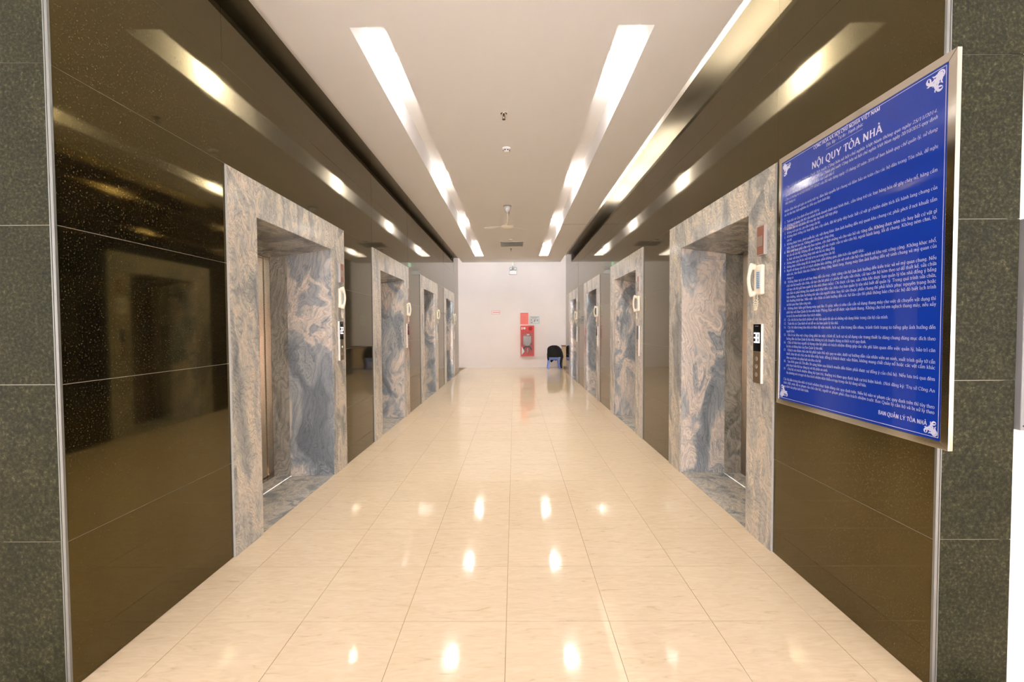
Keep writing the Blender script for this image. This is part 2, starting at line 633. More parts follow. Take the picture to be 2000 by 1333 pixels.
# ------------------------------------------------------------------ front piers of honed granite and walls of the lobby
for side, xw, nm in ((-1, XL, 'wall_front_left'), (1, XR, 'wall_front_right')):
    x_in, x_out = xw + side * 0.022, xw + side * 0.352
    if side < 0:
        x_out = xw - 0.62
    m = MB()
    m.box(min(x_in, x_out), max(x_in, x_out), YF + 0.012, YF + 0.06, 0, C + 0.0, 0)
    m.box(min(x_out, side * 7), max(x_out, side * 7), YF + 0.022, YF + 0.10, 0, C, 1)
    w = struct(m.build(nm, [M['wgrout'], M['white']]), ('left' if side < 0 else 'right') + ' front pier of the corridor mouth with white wall beside it')
    zr = [0, 0.718, 1.465, 2.207, 2.947, 3.68, C]
    for r in range(6):
        s = MB()
        hx, hz = abs(x_out - x_in) / 2 - 0.001, (zr[r + 1] - zr[r]) / 2 - 0.0015
        s.box(-hx, hx, 0, 0.02, -hz, hz)
        s.build('granite_slab', M['honed'], w, loc=((x_in + x_out) / 2, YF, (zr[r] + zr[r + 1]) / 2))
    # metal corner strips
    tr = MB()
    tr.box(min(xw - side * 0.001, xw + side * 0.012), max(xw - side * 0.001, xw + side * 0.012), YF - 0.001, YF + 0.011, 0, C)
    tr.box(min(xw + side * 0.0165, xw + side * 0.0215), max(xw + side * 0.0165, xw + side * 0.0215), YF - 0.001, YF + 0.011, 0, C)
    struct(tr.build('trim_1' if side < 0 else 'trim_2', M['alu']), 'aluminium corner strip on the ' + ('left' if side < 0 else 'right') + ' pier')

# ------------------------------------------------------------------ ceiling: dropped panel with two light troughs, open coves along both walls
SL = (-1.345, -1.052)
SR = (0.868, 1.165)
S0, S1 = 3.745, 15.53
TD = 0.30
cm = MB()


def cq(x0, x1, y0, y1, z, mi=0):
    cm.quad((x0, y0, z), (x1, y0, z), (x1, y1, z), (x0, y1, z), mi)


cq(-7, 7, -7.2, YF, C)
cq(EL, ER, YF, S0, C)
cq(EL, ER, S1, YE, C)
for x0, x1 in ((EL, SL[0]), (SL[1], SR[0]), (SR[1], ER)):
    cq(x0, x1, S0, S1, C)
LIP = 0.05
for x in (EL, ER):
    cm.quad((x, YF, C), (x, YE, C), (x, YE, C + LIP), (x, YF, C + LIP))
# panel top side, as seen mirrored in the cove
cq(EL, EL + 0.4, YF, YE, C + 0.002)
cq(ER - 0.4, ER, YF, YE, C + 0.002)
cm.quad((EL, YE, C), (ER, YE, C), (ER, YE, CT + 0.2), (EL, YE, CT + 0.2))
for x0, x1 in (SL, SR):
    cq(x0, x1, S0, S1, C + TD)
    for x in (x0, x1):
        cm.quad((x, S0, C), (x, S1, C), (x, S1, C + TD), (x, S0, C + TD))
    for y in (S0, S1):
        cm.quad((x0, y, C), (x1, y, C), (x1, y, C + TD), (x0, y, C + TD))
# coves
for xw, e, s in ((XL, EL, -1), (XR, ER, 1)):
    xi = e - s * 0.4
    xo = xw + s * 0.02
    cq(min(xi, xo), max(xi, xo), YF, YE, CT if s > 0 else 4.37)
    cm.quad((xi, YF, C), (xi, YE, C), (xi, YE, CT), (xi, YF, CT))
    cm.quad((xw + s * 0.003, YF, GT - 0.02), (xw + s * 0.003, YE, GT - 0.02), (xw + s * 0.003, YE, CT + 0.1), (xw + s * 0.003, YF, CT + 0.1))
    for y in (YF, YE - 0.01):
        cm.quad((xi, y, C), (xo, y, C), (xo, y, CT), (xi, y, CT)) if y == YF else None
ceiling = struct(cm.build('ceiling', M['ceil']), 'cream painted ceiling with two long light troughs')
jm = MB().box(SR[1] + 0.002, ER, 10.83, 10.845, C - 0.0008, C + 0.001)
jm.build('ceiling_joint', M['grout'], ceiling)

# ------------------------------------------------------------------ cross passage and far wall
m = MB()
m.box(-6, 6, YB, YB + 0.1, -0.1, 4.9)
struct(m.build('wall_far', M['farwall']), 'pale painted wall closing the end of the corridor')
m = MB()
m.quad((-6, YE, 4.85), (6, YE, 4.85), (6, YB, 4.85), (-6, YB, 4.85))
struct(m.build('ceiling_passage', M['white']), 'white ceiling of the cross passage')
for s, xw, nm in ((-1, XL, 'wall_passage_left'), (1, XR, 'wall_passage_right')):
    m = MB()
    a, b_ = xw + s * 0.30, s * 6
    m.box(min(a, b_), max(a, b_), YE - 0.1, YE - 0.002, 0, 4.9)
    c0, c1 = xw + s * 0.002, xw + s * 0.30
    m.box(min(c0, c1), max(c0, c1), YE - 0.012, YE - 0.0005, 0, 4.9)
    struct(m.build(nm, M['white']), 'white wall of the cross passage behind the ' + ('left' if s < 0 else 'right') + ' lifts')

for s, nm in ((-1, 'wall_passage_end_left'), (1, 'wall_passage_end_right')):
    m = MB()
    for y0, y1, z0, z1 in ((YE, YB, 0, 1.1), (YE, YB, 2.8, 4.9), (YE, 17.6, 1.1, 2.8), (18.65, YB, 1.1, 2.8)):
        m.box(min(s * 6, s * 6.1), max(s * 6, s * 6.1), y0, y1, z0, z1)
    struct(m.build(nm, M['white']), 'end wall of the cross passage with an open window, ' + ('left' if s < 0 else 'right'))

# ------------------------------------------------------------------ lobby behind the viewpoint, open to daylight
m = MB()
m.box(-7.1, -7, -7.2, YF + 0.1, 0, C)
struct(m.build('wall_lobby_left', M['white']), 'white side wall of the entrance hall')
m = MB()
m.box(7, 7.1, -7.2, YF + 0.1, 0, C)
struct(m.build('wall_lobby_right', M['white']), 'white side wall of the entrance hall, right')
m = MB()
for x0, x1 in ((-7, -6.4), (-3.3, -2.9), (2.9, 3.3), (6.4, 7)):
    m.box(x0, x1, -7.3, -7.1, 0, C)
for x0, x1 in ((-6.4, -3.3), (-2.9, 2.9), (3.3, 6.4)):
    m.box(x0, x1, -7.3, -7.1, 1.95, 3.1)
struct(m.build('wall_back', M['white']), 'entrance front with open bays')
m = MB()
m.quad((-30, -40, -0.02), (30, -40, -0.02), (30, -7.2, -0.02), (-30, -7.2, -0.02))
struct(m.build('pavement', M['ground']), 'paving outside the entrance')
m = MB()
m.box(-14, 14, -15.2, -15, 0, 1.9)
struct(m.build('wall_yard', M['pinkwall']), 'low pink wall across the yard')


# ------------------------------------------------------------------ lift portals
def make_portal():
    """local frame: x to the right when facing the lift, -y out into the corridor, z up"""
    e = thing('lift_entrance')
    p = 0.016
    oi, oh = 0.755, 2.637            # clear opening at the face
    bi, bh, bd = 0.690, 2.535, 0.675  # clear opening at the doors
    sd = 0.49
    si = oi + (bi - oi) * (sd / bd)
    sh = oh + (bh - oh) * (sd / bd)
    g = 0.0008
    # stiles and head, mitred
    for s in (-1, 1):
        m = MB()
        m.prism([(s * (oi), -p, 0), (s * PW, -p, 0), (s * PW, -p, PH - g), (s * oi, -p, oh - g)], (0, p + 0.02, 0))
        o = m.build('stile', [M['stone'], M['rawedge']], e)
        for f in o.data.polygons:
            n = f.normal
            if abs(n.x) > 0.9 and abs(f.center.x) > PW - 0.01:
                f.material_index = 1
    m = MB()
    m.prism([(-oi, -p, oh + g), (oi, -p, oh + g), (PW, -p, PH), (-PW, -p, PH)], (0, p + 0.02, 0))
    m.build('head', M['stone'], e)
    # reveals: outer and inner slab on both sides, soffit, threshold
    for s in (-1, 1):
        m = MB()
        m.hexa([(s * oi, 0.0, 0), (s * (oi + 0.02), 0.0, 0), (s * (si + 0.02), sd - 0.001, 0), (s * si, sd - 0.001, 0),
                (s * oi, 0.0, oh + 0.018), (s * (oi + 0.02), 0.0, oh + 0.018), (s * (si + 0.02), sd - 0.001, sh + 0.018), (s * si, sd - 0.001, sh + 0.018)])
        m.build('reveal_slab', M['jamb'], e)
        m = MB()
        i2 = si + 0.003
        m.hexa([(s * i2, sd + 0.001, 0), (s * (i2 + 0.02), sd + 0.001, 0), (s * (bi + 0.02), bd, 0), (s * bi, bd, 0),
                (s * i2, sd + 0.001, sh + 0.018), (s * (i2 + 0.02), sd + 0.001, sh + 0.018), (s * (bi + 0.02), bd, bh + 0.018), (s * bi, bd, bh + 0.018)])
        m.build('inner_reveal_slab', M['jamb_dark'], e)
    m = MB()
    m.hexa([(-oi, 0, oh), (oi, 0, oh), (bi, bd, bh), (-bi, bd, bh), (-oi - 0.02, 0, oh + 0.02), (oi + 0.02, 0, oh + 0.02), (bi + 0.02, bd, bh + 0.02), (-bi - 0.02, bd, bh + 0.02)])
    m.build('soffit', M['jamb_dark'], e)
    m = MB()
    m.hexa([(-oi, -0.001, -0.02), (oi, -0.001, -0.02), (bi, bd, -0.02), (-bi, bd, -0.02), (-oi, -0.001, 0.002), (oi, -0.001, 0.002), (bi, bd, 0.002), (-bi, bd, 0.002)])
    m.build('threshold', M['stone'], e)
    # metal frame, sill, two door leaves, dark pocket behind
    m = MB()
    for s in (-1, 1):
        m.box(min(s * (bi - 0.006), s * (bi + 0.03)), max(s * (bi - 0.006), s * (bi + 0.03)), bd, bd + 0.06, 0.0, bh + 0.03)
    m.box(-bi - 0.03, bi + 0.03, bd, bd + 0.06, bh - 0.006, bh + 0.03)
    m.build('door_frame', M['steel'], e)
    m = MB().box(-bi, bi, bd + 0.0, bd + 0.15, -0.02, 0.004)
    m.build('sill', M['steel'], e)
    for s in (-1, 1):
        m = MB().box(min(s * 0.0015, s * (bi + 0.05)), max(s * 0.0015, s * (bi + 0.05)), bd + 0.070, bd + 0.10, 0.008, bh + 0.05)
        m.build('door_leaf', M['steel'], e, bevel=0.002)
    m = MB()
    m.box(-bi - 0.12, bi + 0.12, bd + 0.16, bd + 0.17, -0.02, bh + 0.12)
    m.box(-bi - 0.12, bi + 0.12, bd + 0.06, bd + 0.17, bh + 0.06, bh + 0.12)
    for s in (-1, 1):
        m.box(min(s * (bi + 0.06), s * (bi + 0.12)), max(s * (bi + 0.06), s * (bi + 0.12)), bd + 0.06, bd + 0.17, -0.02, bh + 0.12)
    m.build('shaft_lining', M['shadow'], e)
    return e


ORD = ['nearest', 'second', 'third', 'farthest']
portal0 = make_portal()
first = True
for sd_, xw, cs, rz in (('left', XL, PL, math.pi / 2), ('right', XR, PR, -math.pi / 2)):
    for k, c in enumerate(cs):
        o = portal0 if first else copy_tree(portal0)
        first = False
        o.location = (xw, c, 0)
        o.rotation_euler = (0, 0, rz)
        tag(o, '%s lift doorway on the %s wall, framed in wavy grey granite' % (ORD[k], sd_), 'lift doorway', 'lift doorways')

# ------------------------------------------------------------------ strokes for lettering: a broad-nib roman alphabet
def arc(cx, cy, rx, ry, a0, a1, n=None):
    n = n or max(4, int(abs(a1 - a0) / 22))
    return [(cx + rx * math.cos(math.radians(a0 + (a1 - a0) * i / n)), cy + ry * math.sin(math.radians(a0 + (a1 - a0) * i / n))) for i in range(n + 1)]


def S(*xy):      # serifs: (x, y, half width)
    return ('s', xy)


X_, CH, AS, DS = 0.46, 0.67, 0.70, -0.21
G = {
    'A': (.72, [[(.06, 0), (.34, CH)], [(.36, CH), (.64, 0)], [(.17, .24), (.53, .24)], S((.06, 0, .08), (.64, 0, .1))]),
    'B': (.66, [[(.16, 0), (.16, CH)], arc(.32, .515, .18, .15, 90, -90), arc(.34, .18, .22, .18, 90, -90), [(.16, CH), (.32, CH)], [(.16, .36), (.34, .36)], [(.16, 0), (.34, 0)], S((.12, 0, .06), (.12, CH, .06))]),
    'C': (.68, [arc(.38, .335, .29, .33, 45, 315), [(.6, .6), (.6, .46)]]),
    'D': (.72, [[(.16, 0), (.16, CH)], arc(.32, .335, .30, .335, 90, -90), [(.16, CH), (.32, CH)], [(.16, 0), (.32, 0)], S((.12, 0, .06), (.12, CH, .06))]),
    'E': (.62, [[(.16, 0), (.16, CH)], [(.16, CH), (.55, CH), (.55, .55)], [(.16, .35), (.42, .35), (.42, .42)], [(.16, 0), (.58, 0), (.58, .13)], S((.12, 0, .06), (.12, CH, .06))]),
    'G': (.72, [arc(.38, .335, .29, .33, 45, 325), [(.6, .6), (.6, .47)], [(.61, .05), (.61, .28)], S((.6, .28, .1))]),
    'H': (.74, [[(.16, 0), (.16, CH)], [(.58, 0), (.58, CH)], [(.16, .345), (.58, .345)], S((.16, 0, .1), (.16, CH, .1), (.58, 0, .1), (.58, CH, .1))]),
    'I': (.36, [[(.18, 0), (.18, CH)], S((.18, 0, .1), (.18, CH, .1))]),
    'K': (.74, [[(.16, 0), (.16, CH)], [(.18, .28), (.56, CH)], [(.28, .38), (.62, 0)], S((.16, 0, .1), (.16, CH, .1), (.62, 0, .09), (.56, CH, .09))]),
    'L': (.62, [[(.16, 0), (.16, CH)], [(.16, 0), (.57, 0), (.58, .15)], S((.16, 0, .1), (.16, CH, .1))]),
    'M': (.90, [[(.12, 0), (.12, CH)], [(.14, CH), (.45, .04)], [(.45, .04), (.76, CH)], [(.78, 0), (.78, CH)], S((.12, 0, .08), (.1, CH, .07), (.78, 0, .1), (.8, CH, .07))]),
    'N': (.74, [[(.14, 0), (.14, CH)], [(.12, CH), (.60, .0)], [(.60, .0), (.60, CH)], S((.14, 0, .09), (.10, CH, .07), (.60, CH, .09))]),
    'O': (.74, [arc(.37, .335, .30, .335, 0, 360, 18)]),
    'P': (.60, [[(.16, 0), (.16, CH)], arc(.32, .50, .2, .17, 90, -90), [(.16, CH), (.32, CH)], [(.16, .33), (.32, .33)], S((.16, 0, .1), (.12, CH, .06))]),
    'Q': (.74, [arc(.37, .335, .30, .335, 0, 360, 18), [(.36, .02), (.48, -.12), (.66, -.17)]]),
    'R': (.68, [[(.16, 0), (.16, CH)], arc(.32, .50, .19, .17, 90, -90), [(.16, CH), (.32, CH)], [(.16, .33), (.32, .33)], [(.34, .33), (.6, 0)], S((.16, 0, .1), (.12, CH, .06), (.6, 0, .07))]),
    'S': (.54, [arc(.27, .50, .17, .165, 40, 250), arc(.27, .165, .19, .165, 80, -140)]),
    'T': (.64, [[(.32, 0), (.32, CH)], [(.06, .53), (.06, CH), (.58, CH), (.58, .53)], S((.32, 0, .1))]),
    'U': (.74, [[(.16, CH), (.16, .24)] + arc(.37, .24, .21, .24, 180, 360)[1:] + [(.58, CH)], S((.16, CH, .1), (.58, CH, .1))]),
    'V': (.72, [[(.08, CH), (.36, 0)], [(.36, 0), (.64, CH)], S((.08, CH, .1), (.64, CH, .08))]),
    'X': (.72, [[(.08, CH), (.62, 0)], [(.08, 0), (.62, CH)], S((.08, CH, .09), (.62, CH, .08), (.08, 0, .08), (.62, 0, .09))]),
    'Y': (.72, [[(.08, CH), (.36, .3)], [(.64, CH), (.36, .3)], [(.36, .3), (.36, 0)], S((.08, CH, .1), (.64, CH, .08), (.36, 0, .1))]),
    'a': (.44, [arc(.19, .32, .13, .13, 155, 0) + [(.32, .07), (.42, .02)], arc(.19, .135, .135, .13, 70, 330)]),
    'b': (.50, [[(.12, AS), (.12, .03)], arc(.26, .225, .17, .22, 150, -150), S((.09, AS, .05))]),
    'c': (.44, [arc(.25, .225, .18, .22, 50, 310)]),
    'd': (.50, [[(.38, AS), (.38, .0)], arc(.24, .225, .17, .22, 30, 330), S((.35, AS, .05), (.42, 0, .04))]),
    'e': (.44, [arc(.23, .225, .175, .22, 0, 315), [(.07, .24), (.40, .24)]]),
    'f': (.33, [[(.14, 0), (.14, .55)] + arc(.24, .57, .1, .13, 180, 40), [(.03, .44), (.28, .44)], S((.14, 0, .08))]),
    'g': (.50, [arc(.24, .225, .17, .22, 30, 330), [(.38, .45), (.38, -.06)] + arc(.23, -.07, .15, .13, 0, -150)]),
    'h': (.50, [[(.12, 0), (.12, AS)], arc(.25, .28, .13, .17, 160, 0) + [(.38, 0)], S((.12, 0, .08), (.09, AS, .05), (.38, 0, .08))]),
    'i': (.27, [[(.13, 0), (.13, .44)], ('d', .13, .62), S((.13, 0, .08), (.1, .44, .05))]),
    'k': (.50, [[(.12, 0), (.12, AS)], [(.14, .2), (.38, .44)], [(.2, .26), (.42, 0)], S((.12, 0, .08), (.09, AS, .05), (.42, 0, .06), (.38, .44, .06))]),
    'l': (.27, [[(.13, 0), (.13, AS)], S((.13, 0, .08), (.1, AS, .05))]),
    'm': (.77, [[(.12, 0), (.12, .44)], arc(.25, .28, .13, .17, 160, 0) + [(.38, 0)], arc(.51, .28, .13, .17, 160, 0) + [(.64, 0)], S((.12, 0, .08), (.09, .44, .05), (.38, 0, .07), (.64, 0, .08))]),
    'n': (.50, [[(.12, 0), (.12, .44)], arc(.25, .28, .13, .17, 160, 0) + [(.38, 0)], S((.12, 0, .08), (.09, .44, .05), (.38, 0, .08))]),
    'o': (.50, [arc(.25, .225, .19, .225, 0, 360, 14)]),
    'p': (.50, [[(.12, DS), (.12, .44)], arc(.26, .225, .17, .22, 150, -150), S((.12, DS, .08), (.09, .44, .05))]),
    'q': (.50, [[(.38, DS), (.38, .44)], arc(.24, .225, .17, .22, 30, 330), S((.38, DS, .08))]),
    'r': (.35, [[(.12, 0), (.12, .44)], arc(.24, .32, .12, .12, 170, 50), S((.12, 0, .08), (.09, .44, .05))]),
    's': (.38, [arc(.19, .335, .12, .11, 40, 250), arc(.19, .115, .13, .115, 80, -140)]),
    't': (.30, [[(.12, .58), (.12, .1)] + arc(.2, .1, .08, .1, 180, 310), [(.02, .44), (.26, .44)]]),
    'u': (.50, [[(.12, .44), (.12, .16)] + arc(.25, .16, .13, .16, 180, 350), [(.38, .44), (.38, 0)], S((.09, .44, .05), (.35, .44, .05), (.42, 0, .04))]),
    'v': (.48, [[(.07, .44), (.24, 0)], [(.24, 0), (.41, .44)], S((.07, .44, .07), (.41, .44, .06))]),
    'x': (.48, [[(.07, .44), (.41, 0)], [(.07, 0), (.41, .44)], S((.07, .44, .06), (.41, .44, .06), (.07, 0, .06), (.41, 0, .06))]),
    'y': (.48, [[(.07, .44), (.25, .02)], [(.41, .44), (.2, -.17), (.08, -.19)], S((.07, .44, .07), (.41, .44, .06))]),
    '0': (.5, [arc(.25, .33, .18, .33, 0, 360, 16)]),
    '1': (.5, [[(.14, .56), (.26, .66), (.26, 0)], S((.26, 0, .1))]),
    '2': (.5, [arc(.24, .49, .16, .17, 160, -30) + [(.07, .02), (.42, .02), (.43, .1)]]),
    '3': (.5, [arc(.22, .5, .15, .16, 150, -80), arc(.22, .18, .18, .18, 80, -150)]),
    '4': (.5, [[(.32, 0), (.32, .66), (.05, .2), (.45, .2)]]),
    '5': (.5, [[(.4, .65), (.14, .65), (.12, .37)] + arc(.22, .2, .19, .2, 100, -150)]),
    '6': (.5, [[(.38, .66), (.16, .45), (.08, .22)], arc(.25, .2, .17, .2, 0, 360, 14)]),
    '7': (.5, [[(.06, .54), (.08, .65), (.43, .65), (.2, 0)]]),
    '8': (.5, [arc(.25, .5, .14, .16, 0, 360, 14), arc(.25, .17, .17, .17, 0, 360, 14)]),
    '9': (.5, [[(.12, 0), (.33, .2), (.42, .44)], arc(.25, .46, .17, .2, 0, 360, 14)]),
    '.': (.24, [('d', .12, .03)]),
    ',': (.24, [('d', .12, .03), [(.14, .03), (.08, -.12)]]),
    ':': (.26, [('d', .13, .03), ('d', .13, .4)]),
    ';': (.26, [('d', .13, .4), ('d', .13, .03), [(.15, .03), (.08, -.12)]]),
    '-': (.32, [[(.05, .22), (.27, .22)]]),
    '/': (.30, [[(.0, -.02), (.28, .68)]]),
    '(': (.33, [arc(.36, .25, .24, .45, 130, 230)]),
    ')': (.33, [arc(-.03, .25, .24, .45, 50, -50)]),
    ' ': (.25, []),
}


def glyph_quads(ch, T, out, ox, oy, sx, sy, shear, bold):
    """adds the quads of one precomposed letter to out, returns its advance"""
    dec = unicodedata.normalize('NFD', ch)
    base, marks = dec[0], dec[1:]
    bar = False
    if base in 'đĐ':
        bar, base = base, ('d' if base == 'đ' else 'D')
    if base not in G:
        return 0.3 * sx
    adv, strokes = G[base]
    lower = base.islower()
    strokes = list(strokes)
    if marks and base == 'i':
        strokes = [s for s in strokes if not (isinstance(s, tuple) and s[0] == 'd')]
    mid = {'i': .13, 'a': .22, 'A': .35, 'y': .25}.get(base, adv / 2)
    top = .56 if lower else CH + .10
    if bar == 'đ':
        strokes.append([(.24, .60), (.48, .60)])
    elif bar == 'Đ':
        strokes.append([(.04, .345), (.32, .345)])
    hi = top
    for mk in marks:
        if mk == '\u0302':
            strokes.append([(mid - .13, hi), (mid, hi + .11), (mid + .13, hi)])
            hi += .15
        elif mk == '\u0306':
            strokes.append(arc(mid, hi + .1, .12, .1, 190, 350))
            hi += .13
    tx = mid + (.12 if hi > top else 0)
    ty = hi if hi == top else hi - .03
    for mk in marks:
        if mk == '\u0301':
            strokes.append([(tx - .05, ty), (tx + .07, ty + .14)])
        elif mk == '\u0300':
            strokes.append([(tx - .08, ty + .14), (tx + .05, ty)])
        elif mk == '\u0303':
            y0 = hi + .03
            strokes.append([(mid - .14, y0), (mid - .06, y0 + .06), (mid + .06, y0), (mid + .14, y0 + .06)])
        elif mk == '\u0309':
            strokes.append(arc(tx, ty + .12, .06, .06, 150, -70) + [(tx - .01, ty)])
        elif mk == '\u0323':
            strokes.append(('d', mid, -.13))
        elif mk == '\u031b':
            strokes.append([(adv - .1, top - .12), (adv - .01, top - .06), (adv, top + .03)])
    thick, thin = T * (1.75 if bold else 1.0), T * (0.5 if bold else 0.42)

    def put(a, b, c, d):
        q = []
        for x, y in (a, b, c, d):
            q.append((ox + (x + shear * y) * sx, oy + y * sy))
        out.append(q)
    for s in strokes:
        if isinstance(s, tuple) and s[0] == 's':
            for x, y, h in s[1]:
                k = thin * 0.42
                yy = y + k if y <= 0.01 else y - k
                put((x - h, yy - k), (x + h, yy - k), (x + h, yy + k), (x - h, yy + k))
        elif isinstance(s, tuple) and s[0] == 'd':
            r = thick * 0.62
            put((s[1] - r, s[2]), (s[1], s[2] - r), (s[1] + r, s[2]), (s[1], s[2] + r))
        else:
            L, Rt = [], []
            for i, p in enumerate(s):
                a, b = s[max(i - 1, 0)], s[min(i + 1, len(s) - 1)]
                dx, dy = b[0] - a[0], b[1] - a[1]
                l = math.hypot(dx, dy) or 1
                dx, dy = dx / l, dy / l
                th = abs(dy * math.cos(math.radians(18)) - dx * math.sin(math.radians(18)))
                w = (thin + (thick - thin) * min(1, th * 1.06)) / 2
                L.append((p[0] - dy * w, p[1] + dx * w))
                Rt.append((p[0] + dy * w, p[1] - dx * w))
            for i in range(len(s) - 1):
                put(L[i], Rt[i], Rt[i + 1], L[i + 1])
    return (adv + (0.03 if bold else 0)) * sx


def text_quads(txt, size, width=None, T=0.082, shear=0.0, bold=False, kx=1.0):
    """quads of one line in its own plane; width stretches the line to fit"""
    q = []
    x = 0.0
    for ch in txt:
        x += glyph_quads(ch, T, q, x, 0.0, 1.0, 1.0, shear, bold)
    f = (width / (x * size)) if width else kx
    return [[(a * size * f, b * size) for a, b in p] for p in q], x * size * f, f


def plane_text(quads, to3d, mb=None):
    mb = mb or MB()
    for i, p in enumerate(quads):
        d = -4e-5 * (i % 7)           # overlapping strokes never share a plane
        mb.quad(*[(v[0] + d, v[1], v[2]) for v in (to3d(a, b) for a, b in p)])
    return mb


# ------------------------------------------------------------------ the big notice board on the right wall
SY0, SY1, SZ0, SZ1 = 1.993, 3.306, 1.156, 2.936   # near edge, far edge, bottom, top
fx = XR - 0.024                                    # front of the frame
board = thing('notice_board', (XR, (SY0 + SY1) / 2, SZ0))
tag(board, 'large blue notice board of house rules in a silver frame on the right wall', 'notice board')
bo = Vector(board.location)


def bl(x, y, z):
    return (x - bo.x, y - bo.y, z - bo.z)


def bbox(x0, x1, y0, y1, z0, z1):
    m_ = MB()
    m_.box(x0 - bo.x, x1 - bo.x, y0 - bo.y, y1 - bo.y, z0 - bo.z, z1 - bo.z)
    return m_


FW = 0.040
bbox(fx + 0.008, XR - 0.0025, SY0 + 0.01, SY1 - 0.01, SZ0 + 0.01, SZ1 - 0.01).build('backing_panel', M['alu'], board)
bbox(fx + 0.004, fx + 0.008, SY0 + FW, SY1 - FW + 0.01, SZ0 + FW - 0.005, SZ1 - FW).build('print_sheet', M['blue'], board)
ow = [(SY0, SZ0), (SY1, SZ0), (SY1, SZ1), (SY0, SZ1)]
iw = [(SY0 + FW, SZ0 + FW - 0.006), (SY1 - FW + 0.012, SZ0 + FW - 0.006), (SY1 - FW + 0.012, SZ1 - FW), (SY0 + FW, SZ1 - FW)]
for k in range(4):
    a, b_, c_, d_ = ow[k], ow[(k + 1) % 4], iw[(k + 1) % 4], iw[k]
    g_ = 0.0007
    pts = [bl(fx, *a), bl(fx, *b_), bl(fx, *c_), bl(fx, *d_)]
    mm = MB().prism(pts, (0.0205, 0, 0))
    mm.build('frame_rail', M['chrome'], board, bevel=0.0015)
px = fx + 0.0036
# thin white border line
bm_ = MB()
Y0b, Y1b, Z0b, Z1b = SY0 + FW + 0.012, SY1 - FW + 0.004, SZ0 + FW + 0.006, SZ1 - FW - 0.008
for y0, y1, z0, z1 in ((Y0b, Y1b, Z0b, Z0b + .0025), (Y0b, Y1b, Z1b - .0025, Z1b), (Y0b, Y0b + .0025, Z0b, Z1b), (Y1b - .0025, Y1b, Z0b, Z1b)):
    bm_.quad(bl(px, y0, z0), bl(px, y1, z0), bl(px, y1, z1), bl(px, y0, z1))
bm_.build('border_line', M['print'], board)


def line(txt, yl, z, size, width=None, yr=None, **kw):
    """one printed line; yl its left end (far end on this wall), z the baseline"""
    if yr is not None:
        width = yl - yr
    q, w, f = text_quads(txt, size, width, **kw)
    mb = plane_text(q, lambda a, b: bl(px, yl - a, z + b))
    mb.build('text_line', M['print'], board)
    return f


line('CỘNG HÒA XÃ HỘI CHỦ NGHĨA VIỆT NAM', 2.936, 2.863, 0.030, yr=2.41, bold=True)
line('Độc lập - Tự do - Hạnh phúc', 2.818, 2.834, 0.028, yr=2.524)
dm = MB()
for i in range(30):
    a = 2.816 - i * 0.0097
    dm.quad(bl(px, a, 2.816), bl(px, a - 0.0062, 2.816), bl(px, a - 0.0062, 2.8178), bl(px, a, 2.8178))
dm.build('dashed_rule', M['print'], board)
line('NỘI QUY TÒA NHÀ', 2.951, 2.741, 0.064, yr=2.391, bold=True)
YLn, YLi, YRt = 3.240, 3.205, 2.077
HEADL = [
    ('- Căn cứ luật nhà ở được Quốc hội nước Cộng hòa xã hội chủ nghĩa Việt Nam thông qua ngày 25/11/2014.', 0, 2.699, 1),
    ('- Căn cứ nghị định số 99/2015/NĐ-CP của Chính phủ nước Cộng hòa xã hội chủ nghĩa Việt Nam ngày 20/10/2015 quy định', 0, 2.669, 1),
    ('chi tiết và hướng dẫn thi hành một số điều của Luật nhà ở.', 1, 2.643, 0),
    ('- Căn cứ thông tư số 02/2016/TT-BXD của Bộ xây dựng ngày 15 tháng 02 năm 2016 về ban hành quy chế quản lý, sử dụng', 0, 2.615, 1),
    ('nhà chung cư.', 1, 2.589, 0)]
for t_, ind, z, full in HEADL:
    line(t_, 3.232 if ind else 3.244, z, 0.0245, yr=2.083 if full else None, shear=0.22, kx=0.86)
BODY = [
    (0, 1, 'Nhằm đảm bảo giữ gìn an ninh trật tự, đảm bảo quyền lợi chung và đảm bảo an toàn cho các hộ dân trong Tòa nhà, đề nghị', 2.535),
    (0, 0, 'các hộ dân thực hiện nghiêm các điều quy định dưới đây:', 2.507)]
for ind, full, t_, z in BODY:
    line(t_, YLn, z, 0.0245, yr=YRt if full else None, kx=0.84)
